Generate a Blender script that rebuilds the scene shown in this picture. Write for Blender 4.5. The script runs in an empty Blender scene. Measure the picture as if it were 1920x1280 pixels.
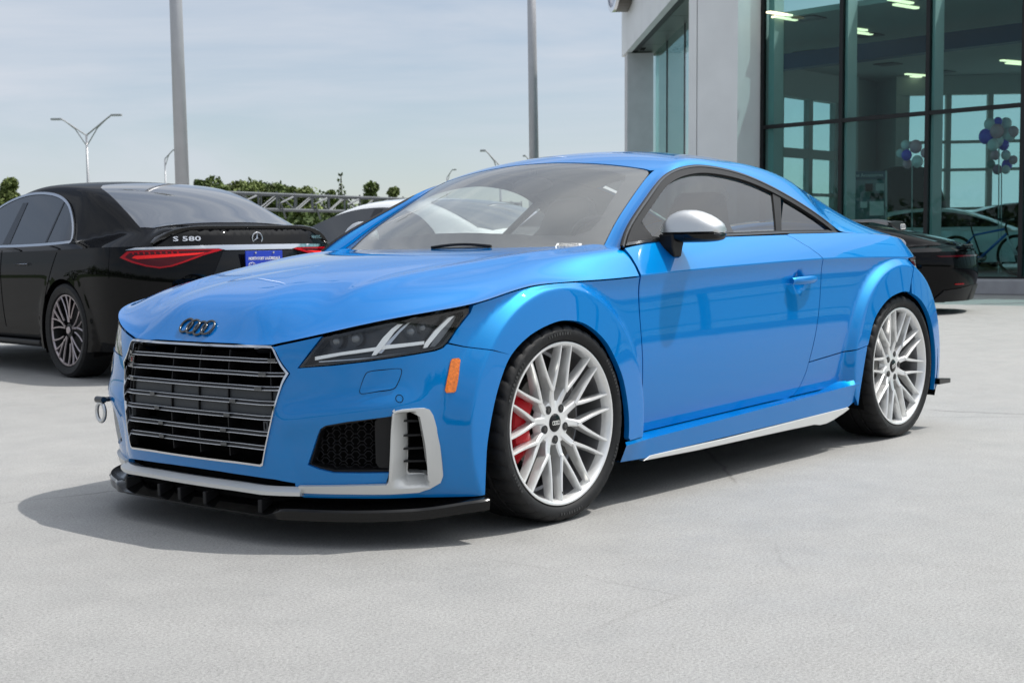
import bpy, math, random
import numpy as np
from mathutils import Vector, Matrix
from mathutils.geometry import delaunay_2d_cdt
rad = math.radians
random.seed(7); RNG = np.random.default_rng(7)
sc = bpy.context.scene
# ---------------------------------------------------------------- camera, sky, sun, exposure
cam_d = bpy.data.cameras.new('camera'); cam = bpy.data.objects.new('camera', cam_d); sc.collection.objects.link(cam); sc.camera = cam
CY, CP, CR = -2.425148, .067859, -.018425
f_ = np.array([math.cos(CY)*math.cos(CP), math.sin(CY)*math.cos(CP), -math.sin(CP)])
r0 = np.cross(f_, [0, 0, 1]); r0 /= np.linalg.norm(r0); u0 = np.cross(r0, f_)
r_ = math.cos(CR)*r0+math.sin(CR)*u0; u_ = -math.sin(CR)*r0+math.cos(CR)*u0
CPOS = np.array([3.671, 3.877, .928])
M = Matrix([[r_[i], u_[i], -f_[i], CPOS[i]] for i in range(3)]+[[0, 0, 0, 1]])
cam.matrix_world = M
cam_d.sensor_width = 36; cam_d.lens = 50.18; cam_d.clip_end = 3000; cam_d.clip_start = .05
cam_d.dof.use_dof = True; cam_d.dof.focus_distance = 5.2; cam_d.dof.aperture_fstop = 9
SUN = Vector((-.44, .33, 1.0)).normalized()
world = bpy.data.worlds.new('World'); sc.world = world; world.use_nodes = True
wn = world.node_tree.nodes; wl = world.node_tree.links; wn.clear()
wo = wn.new('ShaderNodeOutputWorld'); bg = wn.new('ShaderNodeBackground'); sky = wn.new('ShaderNodeTexSky')
sky.sky_type = 'NISHITA'; sky.sun_disc = False; sky.sun_elevation = math.asin(SUN.z); sky.sun_rotation = math.atan2(SUN.x, SUN.y)
sky.air_density = 1.0; sky.dust_density = .3; sky.ozone_density = 2.5
tc = wn.new('ShaderNodeTexCoord'); mp = wn.new('ShaderNodeMapping'); mp.inputs['Scale'].default_value = (1.0, 1.0, 5.5)
mp.inputs['Rotation'].default_value = (.06, -.10, .5)
nz = wn.new('ShaderNodeTexNoise'); nz.inputs['Scale'].default_value = 2.1; nz.inputs['Detail'].default_value = 9; nz.inputs['Roughness'].default_value = .56
nz.inputs['Distortion'].default_value = .35
cr = wn.new('ShaderNodeValToRGB'); cr.color_ramp.elements[0].position = .38; cr.color_ramp.elements[0].color = (.40, .40, .40, 1); cr.color_ramp.elements[1].position = .62
mx = wn.new('ShaderNodeMix'); mx.data_type = 'RGBA'; mx.inputs[7].default_value = (6.4, 6.85, 7.6, 1)
wl.new(tc.outputs['Generated'], mp.inputs[0]); wl.new(mp.outputs[0], nz.inputs[0]); wl.new(nz.outputs[0], cr.inputs[0])
wl.new(cr.outputs[0], mx.inputs[0]); wl.new(sky.outputs[0], mx.inputs[6]); 
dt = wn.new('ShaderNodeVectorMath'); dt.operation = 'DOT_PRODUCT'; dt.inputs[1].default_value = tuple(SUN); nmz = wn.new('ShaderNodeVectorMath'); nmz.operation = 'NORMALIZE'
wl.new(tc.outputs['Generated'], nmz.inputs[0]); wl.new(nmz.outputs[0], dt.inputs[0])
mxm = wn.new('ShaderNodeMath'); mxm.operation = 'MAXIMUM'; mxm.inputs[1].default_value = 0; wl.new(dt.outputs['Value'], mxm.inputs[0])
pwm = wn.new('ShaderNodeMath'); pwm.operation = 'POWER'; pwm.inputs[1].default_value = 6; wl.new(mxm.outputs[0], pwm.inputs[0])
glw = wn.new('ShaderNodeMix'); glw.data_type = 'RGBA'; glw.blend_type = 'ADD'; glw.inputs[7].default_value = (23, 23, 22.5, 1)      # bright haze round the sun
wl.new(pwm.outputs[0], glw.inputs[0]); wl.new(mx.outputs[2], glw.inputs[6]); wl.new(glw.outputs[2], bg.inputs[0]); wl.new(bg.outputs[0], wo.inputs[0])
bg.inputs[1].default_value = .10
sl = bpy.data.lights.new('sun', 'SUN'); so = bpy.data.objects.new('sun', sl); sc.collection.objects.link(so)
sl.energy = 3.9; sl.angle = rad(.6); sl.color = (1, .965, .91); so.rotation_euler = SUN.to_track_quat('Z', 'Y').to_euler()
sc.view_settings.view_transform = 'Standard'; sc.view_settings.look = 'None'; sc.view_settings.exposure = .05; sc.view_settings.gamma = 1
sc.render.engine = 'CYCLES'
# ---------------------------------------------------------------- materials
MATS = {}
def pm(name, col, rough=.5, metal=0., coat=0., spec=.5, noise=0., nscale=20., bump=0., bscale=60., trans=0., emit=0.):
    if name in MATS: return MATS[name]
    m = bpy.data.materials.new(name); m.use_nodes = True; n = m.node_tree.nodes; l = m.node_tree.links; b = n['Principled BSDF']
    b.inputs['Base Color'].default_value = (*col, 1); b.inputs['Roughness'].default_value = rough; b.inputs['Metallic'].default_value = metal
    b.inputs['Coat Weight'].default_value = coat; b.inputs['Coat Roughness'].default_value = .015; b.inputs['Coat IOR'].default_value = 1.52; b.inputs['Specular IOR Level'].default_value = spec
    if emit: b.inputs['Emission Color'].default_value = (*col, 1); b.inputs['Emission Strength'].default_value = emit
    if noise or bump:
        t = n.new('ShaderNodeTexCoord')
    if noise:
        a = n.new('ShaderNodeTexNoise'); a.inputs['Scale'].default_value = nscale; a.inputs['Detail'].default_value = 6
        r = n.new('ShaderNodeValToRGB'); r.color_ramp.elements[0].position = .3; r.color_ramp.elements[1].position = .7
        r.color_ramp.elements[0].color = (*[c*(1-noise) for c in col], 1); r.color_ramp.elements[1].color = (*[min(1, c*(1+noise)) for c in col], 1)
        l.new(t.outputs['Object'], a.inputs[0]); l.new(a.outputs[0], r.inputs[0]); l.new(r.outputs[0], b.inputs['Base Color'])
    if bump:
        a = n.new('ShaderNodeTexNoise'); a.inputs['Scale'].default_value = bscale; a.inputs['Detail'].default_value = 3
        q = n.new('ShaderNodeBump'); q.inputs['Strength'].default_value = bump; q.inputs['Distance'].default_value = .002
        l.new(t.outputs['Object'], a.inputs[0]); l.new(a.outputs[0], q.inputs['Height']); l.new(q.outputs[0], b.inputs['Normal'])
    MATS[name] = m; return m
def glassmat(name, tint, dust_haze=.0, dust_haze_col=(.6, .62, .6), ior=1.5, rough=.0, mul=1.7):
    m = bpy.data.materials.new(name); m.use_nodes = True; n = m.node_tree.nodes; l = m.node_tree.links; n.clear()
    o = n.new('ShaderNodeOutputMaterial'); t = n.new('ShaderNodeBsdfTransparent'); t.inputs[0].default_value = (*tint, 1)
    g = n.new('ShaderNodeBsdfGlossy'); g.inputs['Roughness'].default_value = rough; f = n.new('ShaderNodeFresnel'); gm = n.new('ShaderNodeNewGeometry'); mi = n.new('ShaderNodeMapRange'); mi.inputs[3].default_value = ior; mi.inputs[4].default_value = 1/ior; l.new(gm.outputs['Backfacing'], mi.inputs[0]); l.new(mi.outputs[0], f.inputs[0])
    mu = n.new('ShaderNodeMath'); mu.operation = 'MULTIPLY'; mu.inputs[1].default_value = mul; mu.use_clamp = True
    m1 = n.new('ShaderNodeMixShader'); l.new(f.outputs[0], mu.inputs[0]); l.new(mu.outputs[0], m1.inputs[0])
    if dust_haze:
        d = n.new('ShaderNodeBsdfDiffuse'); d.inputs[0].default_value = (*dust_haze_col, 1); m2 = n.new('ShaderNodeMixShader')
        tc_ = n.new('ShaderNodeTexCoord'); a = n.new('ShaderNodeTexNoise'); a.inputs['Scale'].default_value = 3.5; a.inputs['Detail'].default_value = 8
        mr = n.new('ShaderNodeMapRange'); mr.inputs[3].default_value = dust_haze*.75; mr.inputs[4].default_value = dust_haze*1.25
        l.new(tc_.outputs['Object'], a.inputs[0]); l.new(a.outputs[0], mr.inputs[0]); l.new(mr.outputs[0], m2.inputs[0])
        l.new(t.outputs[0], m2.inputs[1]); l.new(d.outputs[0], m2.inputs[2]); l.new(m2.outputs[0], m1.inputs[1])
    else: l.new(t.outputs[0], m1.inputs[1])
    l.new(g.outputs[0], m1.inputs[2]); l.new(m1.outputs[0], o.inputs[0]); MATS[name] = m; return m
BLUE = pm('blue paint', (.0, .105, .42), .45, 0, 1, .0, noise=.02, nscale=900)
def flake(m, col, rough, fac):
    n = m.node_tree.nodes; l = m.node_tree.links; a = n['Principled BSDF']; o = n['Material Output']; b = n.new('ShaderNodeBsdfPrincipled'); x = n.new('ShaderNodeMixShader')
    b.inputs['Base Color'].default_value = (*col, 1); b.inputs['Metallic'].default_value = 1; b.inputs['Roughness'].default_value = rough
    for k in ('Coat Weight', 'Coat Roughness', 'Coat IOR'): b.inputs[k].default_value = a.inputs[k].default_value
    x.inputs[0].default_value = fac; l.new(a.outputs[0], x.inputs[1]); l.new(b.outputs[0], x.inputs[2]); l.new(x.outputs[0], o.inputs[0])
flake(BLUE, (.0, .50, .84), .50, .22)
BLACKP = pm('black paint', (.002, .002, .0025), .4, 0, .36, .0)
WHITEP = pm('white paint', (.86, .87, .87), .3, 0, 1)
SILV = pm('satin silver', (.62, .63, .63), .36, .85)
SILVP = pm('silver trim paint', (.60, .60, .58), .42, .35, .3)
CHROME = pm('chrome', (.62, .63, .65), .08, 1)
DCHROME = pm('dark chrome', (.10, .105, .11), .18, .9)
PLAST = pm('black plastic', (.008, .008, .009), .5, spec=.3, bump=.3, bscale=400)
GLOSSB = pm('gloss black', (.003, .003, .003), .12, 0, .3, .2)
VOID = pm('unlit cavity black', (.004, .004, .004), .9, spec=.1)
PLATE = pm('charcoal filler plate', (.045, .05, .055), .6, noise=.1, nscale=300)
RUB = pm('tyre rubber', (.009, .009, .0095), .6, spec=.3, noise=.25, nscale=40, bump=.4, bscale=500)
RIMM = pm('wheel silver', (.76, .76, .75), .34, .6, .3, noise=.03, nscale=60)
RIMD = pm('barrel silver', (.30, .30, .31), .4, .8)
IRON = pm('brake iron', (.10, .095, .09), .45, .9, noise=.2, nscale=80)
RED = pm('caliper red', (.40, .0, .006), .35, 0, .25, .1)
ORANGE = pm('amber lens', (.75, .17, .005), .2, 0, .8, noise=.25, nscale=120, bump=.8, bscale=250)
LAMPD = pm('lamp housing', (.035, .037, .04), .2, .5)
LAMPS = pm('lamp reflector', (.55, .56, .58), .15, .9)
DRL = pm('light guide', (.93, .94, .92), .25, .0, .6, bump=.6, bscale=150)
CABIN = pm('cabin trim', (.06, .06, .058), .75, noise=.15, nscale=40)
CABINL = pm('cabin headliner', (.16, .155, .15), .9)
SEATM = pm('seat leather', (.03, .03, .031), .5, bump=.3, bscale=200)
TAILR = pm('tail lamp red', (.36, .0, .006), .15, 0, .4, .1)
TAILD = pm('tail lamp dark red', (.06, .0, .003), .12, 0, .4, .1)
TAILB = pm('tail lamp red bar', (.85, .02, .02), .25, 0, .3, .1)
PAPER = pm('white sticker', (.75, .75, .72), .6)
INK = pm('black print', (.02, .02, .02), .6)
WSG = glassmat('windscreen glass', (.97, .99, .98), .15, (.72, .74, .72), 1.62, mul=1.5)  # pale film: part dust, part sky haze put into the glass colour
SDG = glassmat('side glass', (.80, .87, .84), .015, (.5, .52, .5), 1.5)
PRG = glassmat('privacy glass', (.10, .11, .11), .0, ior=1.5)
LENS = glassmat('lamp lens', (.94, .95, .96), .0, ior=1.5, mul=1.2)
DKG = pm('dark tinted glass', (.004, .006, .007), .03, 0, .6, spec=.5)
RGL = pm('reflective rear glass', (.012, .014, .015), .02, 0, 1, spec=.7); RGL.node_tree.nodes['Principled BSDF'].inputs['Coat IOR'].default_value = 2.9
# ---------------------------------------------------------------- object helpers
def link(o, parent=None):
    sc.collection.objects.link(o)
    if parent is not None: o.parent = parent
    return o
def thing(name, label, cat, loc=(0, 0, 0), rz=0, group=None):
    o = bpy.data.objects.new(name, None); o.location = loc; o.rotation_euler = (0, 0, rz); o.empty_display_size = .2
    tag(o, label, cat, group); return link(o)
def tag(o, label=None, cat=None, group=None, kind=None):
    if label: o['label'] = label
    if cat: o['category'] = cat
    if group: o['group'] = group
    if kind: o['kind'] = kind
    return o
def node(name, parent, loc=(0, 0, 0), rz=0, label=None):
    o = bpy.data.objects.new(name, None); o.location = loc; o.rotation_euler = (0, 0, rz); o.empty_display_size = .1
    if label: o['label'] = label
    return link(o, parent)
def mesh(name, V, F, mat, parent=None, smooth=False, N=None, kind=None, bevel=0):
    me = bpy.data.meshes.new(name); me.from_pydata([tuple(map(float, v)) for v in V], [], [tuple(int(i) for i in f) for f in F]); me.validate(); me.update()
    if mat is not None: me.materials.append(mat)
    if smooth or N is not None: me.polygons.foreach_set('use_smooth', [True]*len(me.polygons))
    if N is not None and len(me.vertices) == len(N): me.normals_split_custom_set_from_vertices([tuple(map(float, n)) for n in N])
    o = bpy.data.objects.new(name, me); link(o, parent)
    if N is not None: o.cycles.shadow_terminator_geometry_offset = .25; o.cycles.shadow_terminator_offset = .06
    if bevel:
        b = o.modifiers.new('bevel', 'BEVEL'); b.width = bevel; b.segments = 2; b.limit_method = 'ANGLE'; b.angle_limit = rad(40)
    if kind: o['kind'] = kind
    return o
def copytree(o, parent=None, depth=0):
    c = o.copy(); link(c); c.parent = parent
    for ch in list(o.children): copytree(ch, c)
    return c
class MB:
    """collects simple solids into one mesh"""
    def __init__(s): s.V = []; s.F = []
    def add(s, V, F):
        n = len(s.V); s.V += [tuple(v) for v in V]; s.F += [tuple(i+n for i in f) for f in F]; return s
    def box(s, x0, x1, y0, y1, z0, z1):
        return s.add([(x0, y0, z0), (x1, y0, z0), (x1, y1, z0), (x0, y1, z0), (x0, y0, z1), (x1, y0, z1), (x1, y1, z1), (x0, y1, z1)],
                     [(0, 3, 2, 1), (4, 5, 6, 7), (0, 1, 5, 4), (1, 2, 6, 5), (2, 3, 7, 6), (3, 0, 4, 7)])
    def obox(s, c, ax, hs):
        c = np.array(c, float); ax = [np.array(a, float)/np.linalg.norm(a) for a in ax]; V = []
        for k in (-1, 1):
            for i, j in ((-1, -1), (1, -1), (1, 1), (-1, 1)): V.append(c+ax[0]*hs[0]*i+ax[1]*hs[1]*j+ax[2]*hs[2]*k)
        return s.add(V, [(0, 3, 2, 1), (4, 5, 6, 7), (0, 1, 5, 4), (1, 2, 6, 5), (2, 3, 7, 6), (3, 0, 4, 7)])
    def prism(s, poly, z0, z1, ax=2):
        n = len(poly); V = []
        for z in (z0, z1):
            for p in poly:
                v = [p[0], p[1]]; v.insert(ax, z); V.append(v)
        return s.add(V, [tuple(range(n))[::-1], tuple(range(n, 2*n))]+[(i, (i+1) % n, n+(i+1) % n, n+i) for i in range(n)])
    def tube(s, pts, r, n=8, closed=False, caps=True):
        P = np.array(pts, float); m = len(P); rr = np.broadcast_to(np.array(r, float), (m,)); V = []; F = []
        if closed: Tn = np.roll(P, -1, 0)-np.roll(P, 1, 0)
        else: Tn = np.gradient(P, axis=0)
        Tn /= np.linalg.norm(Tn, axis=1)[:, None]+1e-12
        up = np.array([0, 0, 1.]) if abs(Tn[0][2]) < .9 else np.array([1., 0, 0]); prev = None
        for i in range(m):
            a = (np.cross(Tn[i], up) if prev is None else prev-Tn[i]*np.dot(prev, Tn[i])); a /= np.linalg.norm(a); b = np.cross(Tn[i], a); prev = a
            for k in range(n):
                t = 2*math.pi*k/n; V.append(P[i]+rr[i]*(math.cos(t)*a+math.sin(t)*b))
        for i in range(m if closed else m-1):
            j = (i+1) % m
            for k in range(n): F.append((i*n+k, i*n+(k+1) % n, j*n+(k+1) % n, j*n+k))
        if caps and not closed: F += [tuple(range(n))[::-1], tuple((m-1)*n+k for k in range(n))]
        return s.add(V, F)
    def cyl(s, a, b, r, n=16, r2=None): return s.tube([a, b], [r, r if r2 is None else r2], n)
    def lathe(s, prof, n=64, axis='y', c=(0, 0, 0), a0=0, a1=2*math.pi):
        full = abs(a1-a0-2*math.pi) < 1e-6; m = n if full else n+1; V = []; F = []; k = len(prof)
        for i in range(m):
            t = a0+(a1-a0)*i/n; ct, st = math.cos(t), math.sin(t)
            for (r, h) in prof: V.append((c[0]+r*ct, c[1]+h, c[2]+r*st) if axis == 'y' else (c[0]+r*ct, c[1]+r*st, c[2]+h))
        for i in range(n):
            j = (i+1) % m
            for q in range(k-1): F.append((i*k+q, i*k+q+1, j*k+q+1, j*k+q))
        return s.add(V, F)
    def loft(s, secs, closed=True, cap=True):
        n = len(secs[0]); V = [v for q in secs for v in q]; F = []
        for i in range(len(secs)-1):
            for k in range(n if closed else n-1): F.append((i*n+k, i*n+(k+1) % n, (i+1)*n+(k+1) % n, (i+1)*n+k))
        if cap and closed: F += [tuple(range(n))[::-1], tuple((len(secs)-1)*n+k for k in range(n))]
        return s.add(V, F)
    def ball(s, c, r, n=12, sx=1, sy=1, sz=1):
        V = []; F = []
        for i in range(n//2+1):
            p = math.pi*i/(n//2)
            for j in range(n):
                t = 2*math.pi*j/n; V.append((c[0]+r*sx*math.sin(p)*math.cos(t), c[1]+r*sy*math.sin(p)*math.sin(t), c[2]+r*sz*math.cos(p)))
        for i in range(n//2):
            for j in range(n): F.append((i*n+j, (i+1)*n+j, (i+1)*n+(j+1) % n, i*n+(j+1) % n))
        return s.add(V, F)
    def build(s, name, mat, parent=None, smooth=False, bevel=0, kind=None, auto=None):
        o = mesh(name, s.V, s.F, mat, parent, smooth, kind=kind, bevel=bevel)
        if auto is not None:
            o.data.polygons.foreach_set('use_smooth', [True]*len(o.data.polygons)); o.data.set_sharp_from_angle(angle=rad(auto))
        return o
def inpoly(P, poly):
    x, y = P[:, 0], P[:, 1]; q = np.asarray(poly, float); c = np.zeros(len(P), bool); j = len(q)-1
    for i in range(len(q)):
        xi, yi = q[i]; xj, yj = q[j]
        if yi != yj: c ^= ((yi > y) != (yj > y)) & (x < (xj-xi)*(y-yi)/(yj-yi)+xi)
        j = i
    return c
def resample(poly, h, closed=True):
    q = [np.array(p, float) for p in poly]; out = []; n = len(q)
    for i in range(n if closed else n-1):
        a, b = q[i], q[(i+1) % n]; k = max(1, int(math.ceil(np.linalg.norm(b-a)/h)))
        out += [a+(b-a)*t/k for t in range(k)]
    if not closed: out.append(q[-1])
    return np.array(out)
def crom(pts, n=6, closed=False):
    P = np.array(pts, float); m = len(P); out = []
    g = (lambda i: P[i % m]) if closed else (lambda i: P[min(max(i, 0), m-1)])
    for i in range(m if closed else m-1):
        p0, p1, p2, p3 = g(i-1), g(i), g(i+1), g(i+2)
        for k in range(n):
            t = k/n; out.append(.5*((2*p1)+(-p0+p2)*t+(2*p0-5*p1+4*p2-p3)*t*t+(-p0+3*p1-3*p2+p3)*t**3))
    if not closed: out.append(P[-1])
    return [tuple(o) for o in out]
def tri2d(poly, holes=(), lines=(), h=.02):
    B = resample(poly, h*.7); loops = [B]+[resample(q, h*.7) for q in holes]; pts = []; ed = []
    for L in loops:
        n0 = len(pts); pts += list(L); ed += [(n0+i, n0+(i+1) % len(L)) for i in range(len(L))]
    bp = np.array(pts)
    ex = []
    for ln in lines:
        L = resample(ln, h*.8, False); k = inpoly(L, poly)
        for hl in holes: k &= ~inpoly(L, hl)
        d = np.sqrt(((L[:, None]-bp[None])**2).sum(-1)).min(1); ex += list(L[k & (d > h*.15)])
    x0, y0 = B.min(0); x1, y1 = B.max(0)
    gx, gy = np.meshgrid(np.arange(x0, x1, h), np.arange(y0, y1, h*.866)); gx[1::2] += h/2
    Gp = np.stack([gx.ravel(), gy.ravel()], 1); k = inpoly(Gp, poly)
    for hl in holes: k &= ~inpoly(Gp, hl)
    Gp = Gp[k]; ref = np.array(list(bp)+ex)
    if len(Gp):
        keep = np.ones(len(Gp), bool)
        for i in range(0, len(Gp), 2000):
            d = ((Gp[i:i+2000, None]-ref[None])**2).sum(-1).min(1); keep[i:i+2000] = d > (h*.42)**2
        Gp = Gp[keep]
    allp = np.array(pts+ex+list(Gp))
    r = delaunay_2d_cdt([Vector(p) for p in allp], ed, [], 0, 1e-6)
    V = np.array([tuple(v) for v in r[0]]); F = [f for f in r[2]]
    T3 = np.array([f for f in F if len(f) == 3]); c = V[T3].mean(1); k = inpoly(c, poly)
    for hl in holes: k &= ~inpoly(c, hl)
    return V, T3[k]
CREF = np.array([-1.25, 0, .45])
def panel(name, fn, poly, mat, parent=None, holes=(), lines=(), h=.02, rim=.012, off=0., ref=CREF, mirror=False, rimvec=None, rimmat=None, label=None):
    V2, F = tri2d(poly, holes, lines, h)
    a, b = V2[:, 0], V2[:, 1]; P = fn(a, b); e = 1e-4
    n = np.cross(fn(a+e, b)-fn(a-e, b), fn(a, b+e)-fn(a, b-e)); n /= np.linalg.norm(n, axis=1)[:, None]+1e-15
    sg = np.sign((n*(P-ref)).sum(1).mean()); n *= sg; P = P+n*off
    F = np.array(F); fn_ = np.cross(P[F[:, 1]]-P[F[:, 0]], P[F[:, 2]]-P[F[:, 0]]); fl = (fn_*n[F[:, 0]]).sum(1) < 0; F[fl] = F[fl][:, ::-1]
    V = list(P); N = list(n); FF = [tuple(f) for f in F]
    if rim:
        cnt = {}
        for f in FF:
            for i in range(3): cnt[(f[i], f[(i+1) % 3])] = 1
        bd = [(i, j) for (i, j) in cnt if (j, i) not in cnt]; mp_ = {}
        for (i, j) in bd:
            t = P[j]-P[i]; o = np.cross(t, n[i]); o /= np.linalg.norm(o)+1e-12
            k = len(V); ri, rj = (n[i]*rim, n[j]*rim) if rimvec is None else (-rimvec(P[i]), -rimvec(P[j])); V += [P[i], P[j], P[j]-rj, P[i]-ri]; N += [o, o, o, o]; FF.append((k+1, k, k+3, k+2))
    out = []
    for sd in ((1, -1) if mirror else (1,)):
        VV = np.array(V)*[1, sd, 1]; NN = np.array(N)*[1, sd, 1]; F2 = FF if sd == 1 else [tuple(reversed(f)) for f in FF]
        o = mesh(name, VV, F2, mat, parent, True, NN)
        if rimmat: o.data.materials.append(rimmat); o.data.polygons.foreach_set('material_index', [0]*len(F)+[1]*(len(F2)-len(F)))
        if label: o['label'] = label
        out.append(o)
    return out if mirror else out[0]
def gridp(name, fn, us, vs, mat, parent=None, off=0., ref=CREF, mirror=False, N_=True):
    U, W = np.meshgrid(us, vs, indexing='ij'); a, b = U.ravel(), W.ravel(); P = fn(a, b); e = 1e-4
    n = np.cross(fn(a+e, b)-fn(a-e, b), fn(a, b+e)-fn(a, b-e)); n /= np.linalg.norm(n, axis=1)[:, None]+1e-15
    sg = np.sign((n*(P-ref)).sum(1).mean()); n *= sg; P = P+n*off; m = len(vs)
    F = [(i*m+j, (i+1)*m+j, (i+1)*m+j+1, i*m+j+1) for i in range(len(us)-1) for j in range(m-1)]
    f0 = F[len(F)//2]
    if np.dot(np.cross(P[f0[1]]-P[f0[0]], P[f0[2]]-P[f0[0]]), n[f0[0]]) < 0: F = [f[::-1] for f in F]
    out = []
    for sd in ((1, -1) if mirror else (1,)):
        out.append(mesh(name, P*[1, sd, 1], F if sd == 1 else [f[::-1] for f in F], mat, parent, True, n*[1, sd, 1]))
    return out
def nrm(fn, a, b, ref=CREF):
    e = 1e-4; n = np.cross(fn(a+e, b)-fn(a-e, b), fn(a, b+e)-fn(a, b-e)); n = n/(np.linalg.norm(n, axis=-1)[..., None]+1e-15)
    return n*np.sign((n*(fn(a, b)-ref)).sum(-1))[..., None]
def text(s, size, mat, name, parent, Mx, ext=.001, font_scale=(1, 1), bold=0.):
    c = bpy.data.curves.new('t', 'FONT'); c.body = s; c.size = size; c.align_x = 'CENTER'; c.align_y = 'CENTER'; c.extrude = ext; c.resolution_u = 2; c.offset = bold
    o = bpy.data.objects.new('t', c); sc.collection.objects.link(o); dg = bpy.context.evaluated_depsgraph_get()
    me = bpy.data.meshes.new_from_object(o.evaluated_get(dg)); bpy.data.objects.remove(o)
    me.transform(Mx @ Matrix.Diagonal((font_scale[0], font_scale[1], 1, 1))); me.materials.clear(); me.materials.append(mat)
    q = bpy.data.objects.new(name, me); return link(q, parent)
def frame(o, x, y):
    """matrix with local x, y (normal = x cross y) at o"""
    x = Vector(x).normalized(); z = x.cross(Vector(y)).normalized(); y = z.cross(x)
    return Matrix([[x[i], y[i], z[i], o[i]] for i in range(3)]+[[0, 0, 0, 1]])
def nspl(xs, ys):
    """natural cubic spline through (xs, ys), linear outside"""
    xs = np.array(xs, float); ys = np.array(ys, float)
    if xs[0] > xs[-1]: xs, ys = xs[::-1], ys[::-1]
    n = len(xs); h = np.diff(xs); A = np.zeros((n, n)); b = np.zeros(n); A[0, 0] = A[-1, -1] = 1
    for i in range(1, n-1):
        A[i, i-1] = h[i-1]; A[i, i] = 2*(h[i-1]+h[i]); A[i, i+1] = h[i]
        b[i] = 3*((ys[i+1]-ys[i])/h[i]-(ys[i]-ys[i-1])/h[i-1])
    c = np.linalg.solve(A, b); bb = np.diff(ys)/h-h*(2*c[:-1]+c[1:])/3; d = np.diff(c)/(3*h)
    sl_end = bb[-1]+2*c[-2]*h[-1]+3*d[-1]*h[-1]**2
    def f(x):
        x = np.asarray(x, float); i = np.clip(np.searchsorted(xs, x)-1, 0, n-2); t = x-xs[i]
        v = ys[i]+bb[i]*t+c[i]*t*t+d[i]*t**3
        v = np.where(x < xs[0], ys[0]+bb[0]*(x-xs[0]), v)
        return np.where(x > xs[-1], ys[-1]+sl_end*(x-xs[-1]), v)
    return f
def smax(a, b, k): return .5*(a+b+np.sqrt((a-b)**2+k*k))
def smin(a, b, k): return .5*(a+b-np.sqrt((a-b)**2+k*k))
def sstep(t): t = np.clip(t, 0, 1); return t*t*(3-2*t)
XF, XR, K = .25, -2.55, .89
WN = XF+K*np.pi/2                      # w = WN - x on the flanks; w = 0 at the nose
WR = WN-XR; WT = WR+K*np.pi/2          # w = WT at the middle of the tail
WB = 2.505                             # wheelbase
LOWY = nspl([.05, .2, .3, .4, .5, .6, .68, .74, .78, .81], [.80, .832, .855, .868, .874, .872, .868, .867, .870, .877])
UPY = nspl([0, .04, .08, .12, .17, .22], [.877, .854, .827, .795, .745, .69])
NOSE = nspl([.05, .15, .25, .35, .45, .55, .62, .68], [.80, .822, .838, .843, .842, .832, .818, .796])
TAIL = nspl([.1, .2, .3, .45, .6, .7, .8, .87, .95], [-3.20, -3.26, -3.30, -3.33, -3.325, -3.29, -3.22, -3.14, -3.05])
_Z1 = nspl([.53, .607, .771, .911, 1.039, 1.168, 1.258, 1.4, 1.541, 1.756, 1.996, 2.118, 2.42, 3.0, 3.45, 3.94, 4.28, 5.6],
           [.628, .639, .667, .694, .716, .734, .747, .774, .795, .801, .804, .808, .819, .834, .842, .840, .834, .80])
def ZCR(w):
    return np.where(np.abs(w) < .53, .628, _Z1(np.abs(w)))
def SY(x, w, z):
    """half width of the flank, wheel arch flares included"""
    zc = ZCR(w)
    lo = LOWY(z*.81/zc); up = UPY(np.maximum(z-zc, 0))
    y = np.where(z <= zc, lo, up)
    return y
def flare(x, z):
    out = np.full(np.shape(x), -1.)
    for cx, r1, yl in ((0., .452, .917), (-WB, .470, .919)):
        d = np.hypot(x-cx, (z-.33))
        f = smin(yl-.10*(d-.355), yl-.10*(r1-.355)-1.10*(d-r1), .005)
        out = np.maximum(out, f)
    return out
def S(w, z):
    """outer skin: w runs from the nose (0) round the flank to the tail"""
    w = np.asarray(w, float); z = np.asarray(z, float); w, z = np.broadcast_arrays(w, z)
    sg = np.where(w < 0, -1., 1.); w = np.abs(w)
    x = WN-w
    # nose
    ph = np.clip((x-XF)/K, 0, np.pi/2); b = SY(XF, WN-XF, z)*1.0; b = SY(np.full(w.shape, XF), w, z)
    a = NOSE(z)-XF; n = 2.5
    r = 1/((np.sin(ph)/a)**n+(np.cos(ph)/b)**n)**(1/n)
    phr = np.clip((XR-x)/K, 0, np.pi/2); ar = XR-TAIL(z); nr = 2.2
    br = SY(np.full(w.shape, XR), w, z)
    rr = 1/((np.sin(phr)/ar)**nr+(np.cos(phr)/br)**nr)**(1/nr)
    X = np.where(x > XF, XF+r*np.sin(ph), np.where(x < XR, XR-rr*np.sin(phr), x))
    Y = np.where(x > XF, r*np.cos(ph), np.where(x < XR, rr*np.cos(phr), SY(x, w, z)))
    # flares pushed out sideways
    fl = flare(X, z)*np.where(x < XR, (Y/np.maximum(br, .1))**.25, np.where(x > XF, (Y/np.maximum(b, .1))**.25, 1))
    q_ = ((w-3.268)/.052)**2+((z-.752)/.050)**2
    Y = Y-.014*sstep(.9*np.maximum(1-q_, 0))
    inz = sstep((ZCR(w)+.01-z)/.03)
    Yf = smax(Y, fl, .006)
    Y = Y+(Yf-Y)*inz*(np.cos(np.maximum(ph, phr)) > .35)
    # ridge above the lower intakes
    L = .385+.06*sstep((w-.45)/.7)
    t = z-L
    rd = .016*np.where(t < 0, np.exp(-(t/.05)**2), np.exp(-(t/.045)**2))*sstep((w-.48)/.15)*sstep((1.12-w)/.2)
    X = X+rd*np.sin(ph)*(x > XF); Y = Y+rd*np.cos(ph)*(x > XF)
    return np.stack([X, sg*Y, z], -1)
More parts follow.
